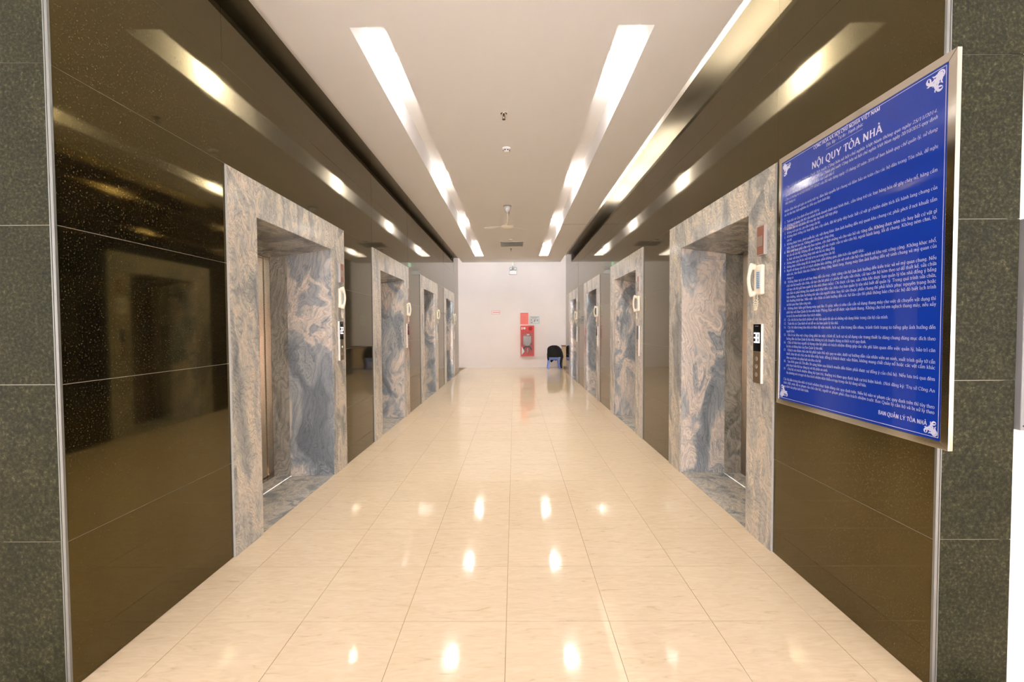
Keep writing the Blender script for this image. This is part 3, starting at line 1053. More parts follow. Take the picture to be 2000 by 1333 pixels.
RULES = """1. |Tuân thủ các Quy định về an ninh trật tự.
2. |Không sử dụng căn hộ của mình kinh doanh dưới mọi hình thức, cấm tàng trữ các loại hàng hóa dễ gây cháy nổ, hàng cấm*
|và đem vào các vật phẩm đồi trụy độc hại hoặc bất hợp pháp.
3. |Không nuôi gia súc, gia cầm trong căn hộ.
4. |Không được trồng các loại dây leo, cây cảnh, đặt kệ giày dép hoặc bất cứ vật gì chiếm diện tích lối hành lang chung của*
|căn hộ.
5. |Không được treo, phơi quần áo, các vật dụng khác làm ảnh hưởng đến mỹ quan khu chung cư; phải phơi ở nơi khuất tầm*
|nhìn, thấp hơn lan can. Không phơi ở khu vực công cộng.
6. |Rác sinh hoạt phải cho vào bao nylon, cột chặt miệng và cho vào bỏ rác từng tần. Không được ném rác hay bất cứ vật gì*
|từ cửa sổ căn hộ. Không để các thùng, giỏ rác trước cửa ra vào căn hộ, ngoài hành lang, lối đi chung. Không ném chai, lọ,*
|ly, hoặc vật dụng làm bằng thủy tinh vào bỏ rác từng tầng.
7. |Không được gây ồn ào, mất trật tự trị an trong khu căn hộ.
8. |Không được chiếm dụng lối đi chung hoặc phần không gian, diện tích của người khác.
9. |Người sử dụng căn hộ có trách nhiệm bảo dưỡng, giữ gìn vệ sinh căn hộ của mình và khu vực công cộng. Không khạc nhổ,*
|ném rác, tàn thuốc bừa bãi ở khu vực công cộng, hành lang, thang máy làm ảnh hưởng đến vệ sinh chung và mỹ quan của*
|chung cư.
10. |Không được tự ý cơi nới hay thay đổi cấu trúc, chức năng căn hộ làm ảnh hưởng đến kiến trúc và vẻ mỹ quan chung. Nếu*
|chủ căn hộ muốn sửa chữa, cải tạo căn hộ phải có phiếu đề nghị sửa chữa, cải tạo căn hộ kèm theo sơ đồ thiết kế, sửa chữa*
|cải tạo căn hộ gửi ban quản lý tòa nhà (theo mẫu). Chỉ được cải tạo, sửa chữa khi được ban quản lý tòa nhà đồng ý bằng*
|văn bản và phải thông báo danh sách thợ đến sửa chữa cho ban quản lý tòa nhà biết để quản lý. Trong quá trình sửa chữa,*
|bảo dưỡng, nếu làm hư hỏng tài sản của người khác hay tài sản thuộc phần chung thì phải khôi phục nguyên trạng hoặc*
|bồi thường thiệt hại. Nếu việc sửa chữa có ảnh hưởng đến các hộ lân cận thì phải thông báo cho các hộ đó biết lịch trình*
|và thời gian thực hiện công việc.
11. |Không được bấm giữ thang máy quá lâu 15 giây, nếu có nhu cầu cần sử dụng thang máy cho việc di chuyển vật dụng thì*
|phải báo với Ban Quản lý tòa nhà hoặc Phòng Bảo vệ để được vận hành thang. Không cho trẻ em nghịch thang máy, nếu xảy*
|ra sự cố cha mẹ hoàn toàn chịu trách nhiệm.
12. |Các chủ hộ tự chịu trách nhiệm về việc bảo quản tài sản và những vật dụng khác trong căn hộ của mình.
13. |Tuân thủ các Quy định về nơi để xe của ban quản lý tòa nhà.
14. |Các hộ dân trong tòa nhà có thái độ văn minh, lịch sự, tôn trọng lẫn nhau, tránh tình trạng to tiếng gây ảnh hưởng đến*
|người khác.
15. |Khi ở các khu vực công cộng phải ăn mặc chỉnh tề, lịch sự và sử dụng các trang thiết bị dùng chung đúng mục đích theo*
|hướng dẫn của Ban Quản lý tòa nhà, không tự ý di chuyển chúng ra khỏi vị trí quy định.
16. |Chủ sở hữu hay người sử dụng căn hộ phải có trách nhiệm đóng góp các chi phí liên quan đến việc quản lý, bảo trì căn*
|hộ khi có thông báo của Ban Quản lý tòa nhà.
17. |Khách vào thăm chủ căn hộ phải tuân thủ nội quy ra vào; dưới sự hướng dẫn của nhân viên an ninh, xuất trình giấy tờ cần*
|thiết, liên hệ với chủ căn hộ đón tiếp hoặc đồng ý khách được vào thăm, không mang chất cháy nổ hoặc các vật cấm khác*
|theo quy định của pháp luật vào khu căn hộ.
18. |Sau thời gian từ 23h đến 5h sáng hôm sau khách muốn đến thăm phải được sự đồng ý của chủ hộ. Nếu lưu trú qua đêm*
|phải thực hiện thủ tục đăng ký với bộ phận an ninh.
19. |Chủ hộ có trách nhiệm đăng ký tạm trú, thường trú theo quy định luật cư trú hiện hành. (Nơi đăng ký: Trụ sở Công An*
|địa phương nơi cư ngụ) và chịu trách nhiệm nhân khẩu cư ngụ trong căn hộ đang sở hữu.""".split('\n')
for i, r in enumerate(RULES):
    z = 2.455 - (2.455 - 1.383) * i / 40.0
    num, t_ = r.split('|')
    full = t_.endswith('*')
    t_ = t_.rstrip('*')
    two = len(num.strip()) > 2
    ys_ = 3.209 if not (num and two) else 3.196
    if num:
        line(num.strip(), 3.238 - 0.0003 * i, z, 0.0245, kx=0.84)
    line(t_, ys_ - 0.0004 * i, z, 0.0245, yr=(2.0775 - 0.0003 * i) if full else None, kx=0.84)
for i, t_ in enumerate(['Các hộ dân trong tòa nhà có trách nhiệm thực hiện đúng các quy định trên. Nếu hộ nào vi phạm các quy định trên thì tùy theo*',
                        'tính chất, mức độ vi phạm của chủ căn hộ, người vi phạm phải chịu trách nhiệm trước Ban Quản lý căn hộ và bị xử lý theo*',
                        'quy định của pháp luật hiện hành.']):
    line(t_.rstrip('*'), 3.224, 1.334 - i * 0.0255, 0.0245, yr=2.066 if t_.endswith('*') else None, kx=0.84)
line('BAN QUẢN LÝ TÒA NHÀ', 2.384, 1.249, 0.030, yr=2.102, bold=True)


def flourish(cy, cz, sy, sz, size):
    """leaf scrolls curling away from a corner; sy, sz point into the sheet"""
    mb = MB()
    lay = [0]

    def leaf(pts, w):
        n = len(pts)
        L, Rt = [], []
        for i, p in enumerate(pts):
            a, b = pts[max(i - 1, 0)], pts[min(i + 1, n - 1)]
            dx, dy = b[0] - a[0], b[1] - a[1]
            l = math.hypot(dx, dy) or 1
            ww = w * (math.sin(math.pi * (0.08 + 0.90 * i / (n - 1))) ** 0.7) / 2
            L.append((p[0] - dy / l * ww, p[1] + dx / l * ww))
            Rt.append((p[0] + dy / l * ww, p[1] - dx / l * ww))
        for i in range(n - 1):
            lay[0] += 1
            mb.quad(*[bl(px - 2e-5 * (lay[0] // (n - 1)), cy + sy * q[0] * size, cz + sz * q[1] * size) for q in (L[i], Rt[i], Rt[i + 1], L[i + 1])])
    for flip in (0, 1):
        def fl(pts):
            return [(b, a) for a, b in pts] if flip else pts
        leaf(fl(arc(.55, .30, .32, .20, 200, 20)), .14)
        leaf(fl(arc(.72, .24, .20, .16, 170, -60)), .13)
        leaf(fl(arc(.86, .30, .13, .20, 240, 60)), .10)
        leaf(fl(arc(.42, .10, .22, .09, 180, 0)), .08)
        leaf(fl(arc(.30, .34, .16, .26, 260, 110)), .08)
        leaf(fl([(.2, .2), (.36, .30), (.52, .46), (.60, .60)]), .11)
        leaf(fl(arc(.15, .22, .11, .16, 300, 80)), .07)
    leaf([(.12, .12), (.3, .3), (.46, .46), (.62, .62)], .16)
    mb.build('corner_flourish', M['print'], board)


flourish(Y1b - 0.006, Z1b - 0.006, -1, -1, 0.092)
flourish(Y0b + 0.006, Z1b - 0.006, 1, -1, 0.098)
flourish(Y1b - 0.006, Z0b + 0.006, -1, 1, 0.092)
flourish(Y0b + 0.004, Z0b + 0.004, 1, 1, 0.072)

# grey cabinet beside the right pier
gc = thing('metal_panel', (2.56, YF, 1.235))
tag(gc, 'grey metal panel on the white wall right of the right pier', 'panel')
m = MB().box(-0.235, 0.235, -0.018, 0.021, 0, 0.97)
m.build('panel_sheet', M['greypl'], gc, bevel=0.003)
for i in range(5):
    m = MB().lathe([(0.004, 0.0), (0.004, 0.003)], (-0.222, -0.021, 0.02 + i * 0.2325), 8, axis='y')
    m.build('screw', M['dgrey'], gc)


# ------------------------------------------------------------------ wall telephones, call panels and notice holders beside every lift
def make_phone():
    e = thing('wall_telephone')
    # base
    m = MB()
    m.box(-0.048, 0.060, -0.034, 0.0, 0.0, 0.235)
    m.build('base', M['ivory'], e, bevel=0.012)
    m = MB().box(-0.002, 0.052, -0.0385, -0.033, 0.045, 0.190)
    card = m.build('number_card', M['card'], e)
    for i in range(9):
        k = MB().box(0.004, 0.046, -0.0395, -0.038, 0.052 + i * 0.0145, 0.061 + i * 0.0145)
        k.build('card_row', M['label'], card)
    # handset: bowed bar with thicker ends
    m = MB()
    pts, rs = [], []
    for i in range(15):
        t = i / 14.0
        zz = -0.006 + 0.252 * t
        bow = math.sin(math.pi * t)
        pts.append((-0.034, -0.050 - 0.030 * bow ** 0.8, zz))
        end = abs(t - 0.5) * 2
        rs.append(0.0135 + 0.012 * max(0, end - 0.45))
    m.tube(pts, rs, 10)
    for zz in (0.012, 0.226):
        m.lathe([(0.022, 0.0), (0.024, 0.022), (0.020, 0.034)], (-0.034, -0.062, zz), 12, axis='y')
    m.build('handset', M['ivory'], e)
    # coiled cord hanging in a loop
    m = MB()
    pts = []
    N = 150
    for i in range(N + 1):
        t = i / N
        a = math.pi * t
        cx, cz = -0.034 + 0.050 * t, -0.118 * math.sin(a) ** 0.75
        th = 2 * math.pi * 17 * t
        rr = 0.0085 * min(1, 8 * t, 8 * (1 - t))
        pts.append((cx + rr * math.cos(th), -0.036 + rr * math.sin(th), cz + rr * 0.5 * math.sin(th)))
    m.tube(pts, 0.0028, 5)
    m.build('coiled_cord', M['ivory2'], e)
    return e


SEG = {'0': 'abcdef', '2': 'abged', '3': 'abgcd', '8': 'abcdefg'}


def digit(mb, ch, x, z, w, h, y):
    t = 0.0085
    S7 = {'a': (0, w, h - t, h), 'g': (0, w, h / 2 - t / 2, h / 2 + t / 2), 'd': (0, w, 0, t), 'f': (0, t, h / 2, h), 'e': (0, t, 0, h / 2), 'b': (w - t, w, h / 2, h), 'c': (w - t, w, 0, h / 2)}
    for s in SEG[ch]:
        a, b, c_, d = S7[s]
        mb.box(x + a, x + b, y - 0.0006, y, z + c_, z + d)


def make_panel(num, lit):
    e = thing('lift_call_panel')
    m = MB().box(-0.052, 0.052, -0.020, 0.0, 0, 0.472)
    m.build('housing', M['whitepl'], e, bevel=0.003)
    m = MB().box(-0.050, 0.050, -0.0265, -0.019, 0.002, 0.252)
    m.build('button_plate', M['bronze'], e)
    m = MB().box(-0.050, 0.050, -0.0265, -0.019, 0.254, 0.470)
    disp = m.build('display', M['blackgl'], e)
    mb = MB()
    mb.box(-0.024, 0.024, -0.0272, -0.0262, 0.452, 0.456)
    mb.build('maker_plate', M['greypl'], disp)
    if num:
        mb = MB()
        digit(mb, num[0], -0.040, 0.322, 0.036, 0.080, -0.0266)
        digit(mb, num[1], 0.004, 0.322, 0.036, 0.080, -0.0266)
        mb.build('floor_number', M['led'], disp)
    for i, z in enumerate((0.070, 0.135, 0.195) if num != '22' else (0.075, 0.165)):
        mb = MB().lathe([(0.0165, 0.0), (0.0165, -0.0025), (0.0135, -0.0030), (0.0130, -0.0015)], (0, -0.0262, z), 18, axis='y')
        b = mb.build('button', M['button'], e)
        mb = MB().lathe([(0.0125, 0.0), (0.0115, -0.0020)], (0, -0.0266, z), 16, axis='y')
        mb.build('button_face', M['green'] if (lit and i == 1) else M['bronze'], b)
        mb = MB()
        up = -1 if i == 0 else 1
        mb.poly([(-0.006, -0.0290, z - 0.003 * up), (0.006, -0.0290, z - 0.003 * up), (0, -0.0290, z + 0.006 * up)])
        mb.build('arrow', M['whitepl'], b)
    return e


def make_holder():
    e = thing('notice_holder')
    m = MB().box(-0.052, 0.052, -0.026, 0.0, 0, 0.232)
    m.build('case', M['acryl'], e, bevel=0.002)
    m = MB().box(-0.046, 0.046, -0.0275, -0.025, 0.008, 0.224)
    s = m.build('notice_sheet', M['poster'], e)
    m = MB().box(-0.040, 0.030, -0.0282, -0.0270, 0.070, 0.150)
    m.build('sheet_panel', M['poster2'], s)
    return e


ph0, hd0 = make_phone(), make_holder()
pn_plain, pn_38, pn_22 = make_panel('', False), make_panel('38', False), make_panel('22', True)
used = {}


def place(proto, xw, y, z, rz, label, cat, group):
    o = proto if proto.name not in used else copy_tree(proto)
    used[proto.name] = 1
    o.location = (xw, y, z)
    o.rotation_euler = (0, 0, rz)
    return tag(o, label, cat, group)


WHERE = {'left': 'left', 'right': 'right'}
for sd_, xw, cs, rz, sg in (('left', XL + 0.016, PL, math.pi / 2, 1), ('right', XR - 0.016, PR, -math.pi / 2, -1)):
    u = 0.965
    for k, c in enumerate(cs):
        loc = '%s %s lift doorway' % (ORD[k], sd_)
        place(ph0, xw, c + sg * 0.955, 1.968, rz, 'ivory wall telephone with coiled cord beside the ' + loc, 'telephone', 'wall telephones beside the lifts')
        place(hd0, xw, c + sg * 0.985, 2.274, rz, 'brown notice in clear case above the telephone of the ' + loc, 'notice', 'notices above the telephones')
        zz = 1.335 if sd_ == 'left' else 1.268
        if k == 0:
            p_, lab = (pn_22, 'lift call panel showing 22 with a lit green button, ' + loc) if sd_ == 'left' else (pn_38, 'lift call panel showing 38 beside the ' + loc)
        else:
            p_, lab = pn_plain, 'slim lift call panel below the telephone at the ' + loc
        place(p_, xw, c + sg * 0.948, zz, rz, lab, 'call panel', 'lift call panels')

# ------------------------------------------------------------------ lamps in the ceiling troughs and tubes in the right cove
def make_bulb():
    e = thing('ceiling_lamp')
    MB().box(-0.05, 0.05, -0.17, 0.17, TD - 0.02, TD).build('mount_plate', M['whitepl'], e)
    m = MB().lathe([(0.032, 0.0), (0.034, 0.06), (0.028, 0.075)], (0, -0.165, TD - 0.075), 14, axis='y')
    m.box(-0.012, 0.012, -0.15, -0.11, TD - 0.05, TD - 0.01)
    m.build('socket', M['whitepl'], e)
    prof = [(0.012, 0.0), (0.034, 0.02), (0.044, 0.06), (0.046, 0.12), (0.044, 0.18), (0.034, 0.215), (0.010, 0.235)]
    MB().lathe(prof, (0, -0.09, TD - 0.075), 16, axis='y').build('bulb', M['bulb'], e)
    return e


b0 = make_bulb()
n = 0
for sd_, sx in (('left', SL), ('right', SR)):
    for k in range(4):
        o = b0 if n == 0 else copy_tree(b0)
        n += 1
        o.location = ((sx[0] + sx[1]) / 2, 4.72 + 3.40 * k, C)
        tag(o, '%s lit lamp in the %s ceiling trough' % (ORD[k], sd_), 'lamp', 'lamps in the ceiling troughs')


def make_tube():
    e = thing('cove_tube_light')
    MB().box(-0.075, -0.03, -0.6, 0.6, -0.048, -0.003).build('batten', M['whitepl'], e)
    m = MB()
    m.lathe([(0.013, -0.57), (0.013, 0.57)], (0, 0, -0.008), 10, axis='y')
    m.build('tube', M['tube'], e)
    for s in (-1, 1):
        MB().box(-0.035, 0.014, s * 0.585 - 0.014, s * 0.585 + 0.014, -0.03, 0.008).build('end_cap', M['whitepl'], e)
    return e


t0_ = make_tube()
ty = [3.0, 4.22, 6.85, 8.10, 9.35]
nm5 = ['nearest', 'second', 'third', 'fourth', 'farthest']
for k, y in enumerate(ty):
    o = t0_ if k == 0 else copy_tree(t0_)
    o.location = (ER - 0.050, y, C + 0.05)
    tag(o, '%s fluorescent tube hidden in the cove along the right wall' % nm5[k], 'tube light', 'tubes in the right cove')


# ------------------------------------------------------------------ fittings under the ceiling
def sprinkler(x, y, label):
    e = thing('sprinkler', (x, y, C))
    MB().lathe([(0.040, 0.0), (0.040, -0.004), (0.028, -0.012)], (0, 0, 0), 18).build('escutcheon', M['chrome'], e)
    m = MB()
    m.lathe([(0.010, -0.010), (0.010, -0.032)], (0, 0, 0), 10)
    for s in (-1, 1):
        m.tube([(s * 0.010, 0, -0.030), (s * 0.016, 0, -0.046), (s * 0.004, 0, -0.066)], 0.003, 6)
    m.build('sprinkler_frame', M['dgrey'], e)
    MB().lathe([(0.020, -0.066), (0.020, -0.069)], (0, 0, 0), 14).build('deflector', M['dgrey'], e)
    tag(e, label, 'sprinkler', 'ceiling sprinklers')


sprinkler(-0.110, 5.245, 'nearest sprinkler head on the ceiling between the light troughs')
sprinkler(-0.094, 14.10, 'small far sprinkler head beyond the ceiling air grille')


def detector(x, y, label, dark):
    e = thing('smoke_detector', (x, y, C))
    MB().lathe([(0.056, 0.0), (0.056, -0.014), (0.050, -0.022)], (0, 0, 0), 22).build('base_ring', M['whitepl'], e)
    MB().lathe([(0.048, -0.022), (0.046, -0.040), (0.030, -0.055), (0.012, -0.058)], (0, 0, 0), 22).build('dome', M['whitepl'], e)
    for i in range(8):
        a = 2 * math.pi * (i + .5) / 8
        m = MB()
        ca, sa = math.cos(a), math.sin(a)
        t = 0.011
        r0, r1 = 0.040, 0.0485
        m.hexa([(ca * r0 - sa * t, sa * r0 + ca * t, -0.042), (ca * r0 + sa * t, sa * r0 - ca * t, -0.042), (ca * r1 + sa * t, sa * r1 - ca * t, -0.042), (ca * r1 - sa * t, sa * r1 + ca * t, -0.042),
                (ca * r0 - sa * t, sa * r0 + ca * t, -0.030), (ca * r0 + sa * t, sa * r0 - ca * t, -0.030), (ca * r1 + sa * t, sa * r1 - ca * t, -0.030), (ca * r1 - sa * t, sa * r1 + ca * t, -0.030)])
        m.build('sensor_slot', M['dgrey'], e)
    tag(e, label, 'smoke detector', 'smoke detectors')


detector(-0.097, 6.24, 'white smoke detector on the ceiling in front of the fan', True)
detector(-0.083, 12.63, 'small white smoke detector beside the ceiling air grille', True)

fan = thing('ceiling_fan', (-0.13, 9.19, C))
tag(fan, 'cream ceiling fan with bell canopy hanging between the light troughs', 'ceiling fan')
MB().lathe([(0.084, 0.0), (0.082, -0.006)], (0, 0, 0), 24).build('ceiling_plate', M['dgrey'], fan)
MB().lathe([(0.078, -0.006), (0.072, -0.06), (0.056, -0.098), (0.022, -0.122), (0.014, -0.14)], (0, 0, 0), 24).build('canopy', M['whitepl'], fan)
MB().lathe([(0.011, -0.13), (0.011, -0.34), (0.018, -0.37)], (0, 0, 0), 12).build('down_rod', M['ivory'], fan)
MB().lathe([(0.020, -0.365), (0.085, -0.382), (0.125, -0.405), (0.125, -0.420), (0.080, -0.448), (0.020, -0.458)], (0, 0, 0), 28).build('motor_housing', M['ivory'], fan)
for k in range(3):
    a = math.radians(40 + 120 * k)
    m = MB()
    pts = []
    for r, w in ((0.10, 0.022), (0.20, 0.05), (0.42, 0.058), (0.50, 0.045)):
        pts.append((r, w))
    ring = [(r, w) for r, w in pts] + [(r, -w) for r, w in reversed(pts)]
    m.prism([(r * math.cos(a) - w * math.sin(a), r * math.sin(a) + w * math.cos(a), -0.413 + 0.10 * w) for r, w in ring], (0, 0, 0.003))
    m.build('blade', M['ceil'], fan)
m = MB().tube([(0.02, -0.01, -0.12), (0.045, -0.01, -0.128), (0.03, -0.012, -0.17)], 0.004, 6)
m.build('cable', M['dgrey'], fan)

gr = thing('air_grille', (-0.062, 13.34, C))
tag(gr, 'long slatted air grille on the ceiling beyond the fan', 'air grille')
m = MB()
for a in ((-0.355, 0.355, -0.40, -0.37), (-0.355, 0.355, 0.37, 0.40), (-0.355, -0.33, -0.37, 0.37), (0.33, 0.355, -0.37, 0.37)):
    m.box(a[0], a[1], a[2], a[3], -0.010, 0)
m.build('grille_frame', M['ceil'], gr)
for i in range(12):
    y = -0.345 + i * 0.063
    m = MB()
    m.hexa([(-0.33, y, -0.009), (0.33, y, -0.009), (0.33, y + 0.006, -0.009), (-0.33, y + 0.006, -0.009), (-0.33, y + 0.03, -0.001), (0.33, y + 0.03, -0.001), (0.33, y + 0.036, -0.001), (-0.33, y + 0.036, -0.001)])
    m.build('slat', M['ceil'], gr)
MB().box(-0.33, 0.33, -0.37, 0.37, -0.0015, -0.0005).build('grille_back_plate', M['card'], gr)

# exit sign, hung edge-on over the cross passage
ex = thing('exit_sign', (-0.05, 18.05, 4.85))
tag(ex, 'thin green exit sign hanging edge-on over the cross passage', 'exit sign')
MB().box(-0.012, 0.012, -0.18, 0.18, -0.67, -0.50).build('sign_body', M['whitepl'], ex, bevel=0.003)
for s in (-1, 1):
    sp_ = MB().box(min(s * 0.012, s * 0.0145), max(s * 0.012, s * 0.0145), -0.165, 0.165, -0.655, -0.515).build('lit_face', M['exit'], ex)
for s in (-1, 1):
    MB().tube([(0, s * 0.12, -0.5), (0, s * 0.12, 0.0)], 0.004, 6).build('hanger_rod', M['dgrey'], ex)

# ------------------------------------------------------------------ things on the far wall
em = thing('emergency_light', (-0.045, YB, 3.98))
tag(em, 'white twin-head emergency light high on the far wall', 'emergency light')
MB().box(-0.165, 0.165, -0.085, 0, 0, 0.17).build('body', M['whitepl'], em, bevel=0.02)
for s in (-1, 1):
    m = MB().lathe([(0.030, 0.02), (0.062, -0.02), (0.066, -0.06)], (s * 0.095, -0.035, 0.245), 18, axis='y')
    hd = m.build('lamp_head', M['greypl'], em)
    MB().lathe([(0.056, 0.0), (0.050, -0.006)], (s * 0.095, -0.0955, 0.245), 16, axis='y').build('lens', M['card'], hd)
    MB().tube([(s * 0.095, -0.04, 0.165), (s * 0.095, -0.035, 0.20)], 0.010, 6).build('swivel', M['greypl'], em)
MB().tube([(0.0, -0.02, 0.17), (0.0, -0.012, 0.45), (0.01, -0.012, 0.87)], 0.006, 6).build('cable', M['greypl'], em)


def flat(name, label, cat, x0, x1, z0, z1, mat, th=0.008):
    e = thing(name, ((x0 + x1) / 2, YB, z0))
    tag(e, label, cat)
    w, h = (x1 - x0) / 2, z1 - z0
    MB().box(-w, w, -th, 0, 0, h).build('sheet', mat, e)
    return e, w, h, -th - 0.0006


def rects(e, y, name, mat, lst):
    m = MB()
    for x0, x1, z0, z1 in lst:
        m.box(x0, x1, y - 0.0004, y + 0.0004, z0, z1)
    return m.build(name, mat, e)


e, w, h, y = flat('warning_sign', 'small white sign with red border and red print on the far wall', 'sign', -0.975, -0.614, 2.30, 2.444, M['whitepl'])
rects(e, y, 'border', M['redprint'], [(-w, w, 0, .012), (-w, w, h - .012, h), (-w, -w + .012, 0, h), (w - .012, w, 0, h)])
rects(e, y, 'print_mark', M['redprint'], [(-.13 + i * .037, -.105 + i * .037, .05, .095) for i in range(8)])
e, w, h, y = flat('fire_notice', 'pale red fire notice sheet above the hose cabinet', 'notice', 0.252, 0.601, 1.855, 2.349, M['pinkred'])
rects(e, y, 'heading_mark', M['redprint'], [(-w + .02, w - .02, h - .035, h - .012)])
rects(e, y, 'print_row', M['redprint'], [(-w + .04, w - .04 - .05 * (i % 3), .06 + i * .034, .068 + i * .034) for i in range(10)])
e, w, h, y = flat('evacuation_plan', 'grey evacuation plan sheet right of the red fire notice', 'plan', 0.624, 1.105, 1.852, 2.216, M['card'])
rects(e, y, 'plan_line', M['greypl'], [(-.19, .20, .04, .052), (-.19, .20, .24, .252), (-.19, -.178, .04, .252), (.19, .202, .04, .252), (-.08, -.07, .04, .15), (.05, .06, .12, .252), (-.19, -.07, .14, .15), (.05, .20, .11, .12), (-.03, .02, .10, .20), (.09, .16, .15, .21), (-.15, -.1, .06, .11), (-.15, -.1, .17, .22)])
rects(e, y, 'title_bar', M['greypl'], [(-.19, .2, .30, .325), (-.12, .12, .275, .288)])
rects(e, y, 'route_mark', M['redprint'], [(-.05, .04, .215, .225), (.02, .04, .165, .225)])

cab = thing('fire_hose_cabinet', (0.549, YB, 0.502))
tag(cab, 'red glass-fronted fire hose cabinet on the far wall', 'fire cabinet')
CW, CHh, CD = 0.288, 1.30, 0.16
m = MB()
m.box(-CW, CW, -0.012, 0, 0, CHh)
for a in ((-CW, -CW + 0.02, 0, CHh), (CW - 0.02, CW, 0, CHh)):
    m.box(a[0], a[1], -CD, -0.012, a[2], a[3])
m.box(-CW + 0.02, CW - 0.02, -CD, -0.012, 0, 0.02)
m.box(-CW + 0.02, CW - 0.02, -CD, -0.012, CHh - 0.02, CHh)
m.build('cabinet_box', M['red'], cab)
m = MB().box(-CW, CW, -CD - 0.012, -CD, 1.06, CHh)
up_ = m.build('alarm_panel', M['red'], cab)
MB().box(-0.245, -0.205, -CD - 0.018, -CD - 0.012, 1.13, 1.235).build('switch_plate', M['whitepl'], up_)
MB().lathe([(0.052, 0), (0.048, -0.02), (0.03, -0.035)], (-0.125, -CD - 0.012, 1.185), 18, axis='y').build('indicator_lamp', M['whitepl'], up_)
MB().lathe([(0.086, 0), (0.086, -0.02), (0.06, -0.04), (0.02, -0.045)], (0.13, -CD - 0.012, 1.175), 22, axis='y').build('alarm_bell', M['dred'], up_)
m = MB()
for a in ((-CW, -CW + 0.035, 0, 1.05), (CW - 0.035, CW, 0, 1.05), (-CW + 0.035, CW - 0.035, 0, 0.045), (-CW + 0.035, CW - 0.035, 1.0, 1.05)):
    m.box(a[0], a[1], -CD - 0.012, -CD, a[2], a[3])
door = m.build('door_frame', M['red'], cab)
MB().box(-CW + 0.03, CW - 0.03, -CD - 0.006, -CD - 0.003, 0.04, 1.005).build('glass_pane', M['glass'], door)
m = MB()
for i, xx in enumerate((-0.02, 0.02, 0.06)):
    m.box(xx, xx + 0.028, -CD - 0.0135, -CD - 0.0125, 0.88, 0.95)
m.build('door_lettering', M['whitepl'], door)
MB().box(-0.17, 0.17, -0.07, -0.02, 0.80, 0.82).build('hose_rack', M['dgrey'], cab)
for i in range(5):
    xx = -0.136 + i * 0.066
    m = MB()
    top, bot = 0.855, 0.40 + 0.045 * abs(i - 2)
    pts = [(xx - 0.016, -0.09, bot), (xx - 0.016, -0.09, top - 0.03), (xx, -0.09, top), (xx + 0.016, -0.09, top - 0.03), (xx + 0.016, -0.09, bot)]
    m.tube(pts, 0.0165, 6)
    m.build('hose_fold', M['hose'], cab)
m = MB().tube([(-0.17, -0.09, 0.28)] + [(0.165 * math.cos(math.radians(a)), -0.09, 0.29 + 0.12 * math.sin(math.radians(a))) for a in range(170, 0, -15)] + [(0.17, -0.09, 0.26)], 0.026, 8)
m.build('hose_loop', M['dgrey'], cab)
MB().lathe([(0.02, 0), (0.03, -0.1), (0.015, -0.2)], (0.01, -0.08, 0.34), 12).build('nozzle', M['hose'], cab)
m = MB().lathe([(0.045, 0), (0.045, -0.03)], (0.17, -0.09, 0.52), 14, axis='y')
m.tube([(0.17, -0.09, 0.52), (0.17, -0.03, 0.52)], 0.02, 8)
m.build('valve_wheel', M['dred'], cab)
m = MB()
m.prism([(-CW + 0.04, -CD - 0.008, 0.05), (-0.12, -CD - 0.008, 0.20), (-0.17, -CD - 0.008, 0.30), (-CW + 0.045, -CD - 0.008, 0.42)], (0, 0.001, 0))
m.build('inspection_card', M['card'], cab)

sw = thing('switch_box', (2.27, YB, 1.86))
tag(sw, 'white switch box on the far wall at the right corridor corner', 'switch box')
MB().box(-0.09, 0.09, -0.05, 0, 0, 0.40).build('cover', M['whitepl'], sw, bevel=0.006)
for i in range(2):
    MB().box(-0.04, 0.04, -0.056, -0.05, 0.07 + i * 0.16, 0.17 + i * 0.16).build('rocker', M['card'], sw)

# ------------------------------------------------------------------ desk, chair and jacket at the far right corner
dk = thing('reception_desk', (2.39, 18.72, 0))
tag(dk, 'pale wooden desk standing behind the right corridor corner', 'desk')
for s in (-1, 1):
    MB().box(s * 0.37 - 0.02, s * 0.37 + 0.02, -0.25, 0.25, 0.0, 0.93).build('side_panel', M['wood'], dk)
MB().box(-0.35, 0.35, -0.24, -0.215, 0.12, 0.93).build('front_panel', M['wood'], dk)
MB().box(-0.41, 0.41, -0.28, 0.28, 0.93, 0.965).build('desk_top', M['dwood'], dk)

ch = thing('plastic_chair', (1.63, 18.58, 0))
tag(ch, 'blue plastic chair by the far wall with a black jacket over its back', 'chair')
for sx in (-1, 1):
    for sy, tall in ((-1, .47), (1, .44)):
        m = MB()
        xb, yb = sx * 0.245, sy * 0.20 + (-0.03 if sy < 0 else 0.03)
        xt, yt = sx * 0.190, sy * 0.17
        w = 0.032
        m.hexa([(xb - w, yb - .02, 0), (xb + w, yb - .02, 0), (xb + w, yb + .02, 0), (xb - w, yb + .02, 0), (xt - w * 1.3, yt - .025, tall), (xt + w * 1.3, yt - .025, tall), (xt + w * 1.3, yt + .025, tall), (xt - w * 1.3, yt + .025, tall)])
        m.build('leg', M['chair'], ch, bevel=0.006)
MB().box(-0.225, 0.225, -0.20, 0.22, 0.43, 0.455).build('seat', M['chair'], ch, bevel=0.01)
m = MB()
m.box(-0.20, 0.20, -0.205, -0.175, 0.385, 0.47)
m.build('rear_apron', M['chair'], ch, bevel=0.006)
m = MB()
ol = [(-0.21, 0.45)] + [(0.23 * math.cos(math.radians(a)), 0.72 + 0.20 * math.sin(math.radians(a))) for a in range(180, -1, -18)] + [(0.21, 0.45)]
m.prism([(x, -0.20 - 0.14 * (z - 0.45), z) for x, z in ol], (0, 0.02, 0))
m.build('backrest', M['chair'], ch)

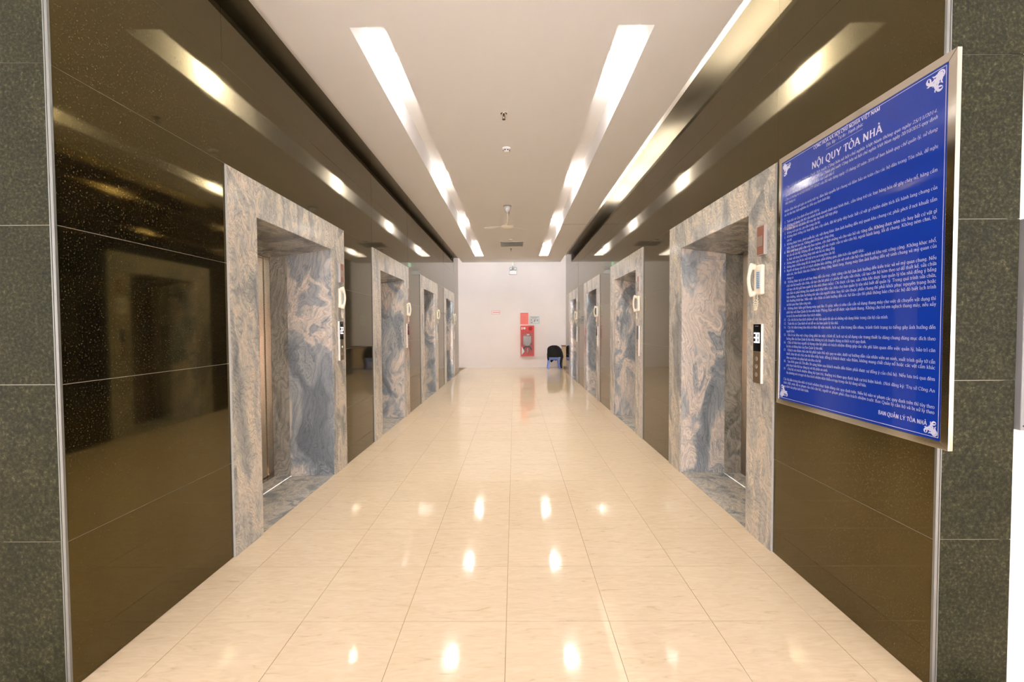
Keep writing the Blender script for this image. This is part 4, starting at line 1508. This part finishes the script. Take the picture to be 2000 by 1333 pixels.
jk = thing('jacket', (1.63, 18.30, 0.0))
tag(jk, 'black jacket hung over the back of the blue chair', 'jacket')
m = MB()
# body: closed shell over the backrest, wider than it, with a rounded top
rings = []
for z, wl, wr, dpt in ((0.50, 0.235, 0.30, 0.045), (0.56, 0.262, 0.32, 0.055), (0.66, 0.28, 0.315, 0.062), (0.76, 0.29, 0.295, 0.066), (0.84, 0.285, 0.27, 0.068), (0.90, 0.262, 0.235, 0.066), (0.95, 0.20, 0.175, 0.06), (0.985, 0.10, 0.085, 0.045)):
    rings.append([(x, y, z) for x, y in [((wr if math.cos(a) > 0 else wl) * math.copysign(abs(math.cos(a)) ** 0.7, math.cos(a)), dpt * math.copysign(abs(math.sin(a)) ** 0.7, math.sin(a)) - 0.10 * (z - 0.5) + 0.02 * math.sin(5 * math.cos(a) + 9 * z)) for a in [2 * math.pi * i / 24 for i in range(24)]]])
n0 = len(m.v)
for r in rings:
    m.v += r
for j in range(len(rings) - 1):
    for i in range(24):
        k = (i + 1) % 24
        m.f.append((n0 + j * 24 + i, n0 + j * 24 + k, n0 + (j + 1) * 24 + k, n0 + (j + 1) * 24 + i))
        m.m.append(0)
        m.sm.append(True)
m.f.append(tuple(n0 + i for i in range(24))[::-1])
m.f.append(tuple(n0 + (len(rings) - 1) * 24 + i for i in range(24)))
m.m += [0, 0]
m.sm += [False, True]
m.build('jacket_body', M['jacket'], jk)
m = MB().tube([(0.24, -0.02, 0.84), (0.29, -0.01, 0.66), (0.32, 0.0, 0.52), (0.285, 0.0, 0.36), (0.27, 0.0, 0.22), (0.285, 0.0, 0.10), (0.305, 0.0, 0.045)], [0.05, 0.065, 0.062, 0.055, 0.05, 0.045, 0.030], 10)
m.build('sleeve', M['jacket'], jk)
m = MB().tube([(-0.24, 0.0, 0.80), (-0.255, 0.01, 0.60), (-0.25, 0.03, 0.45), (-0.235, 0.03, 0.36)], [0.04, 0.045, 0.04, 0.025], 10)
m.build('sleeve', M['jacket'], jk)
m = MB()
m.prism([(-0.15, 0.13, 0.425), (0.15, 0.13, 0.425), (0.14, 0.13, 0.37), (0.06, 0.13, 0.345), (0.0, 0.13, 0.37), (-0.10, 0.13, 0.27), (-0.15, 0.13, 0.30)], (0, 0.012, 0))
m.build('front_flap', M['jacket'], jk)
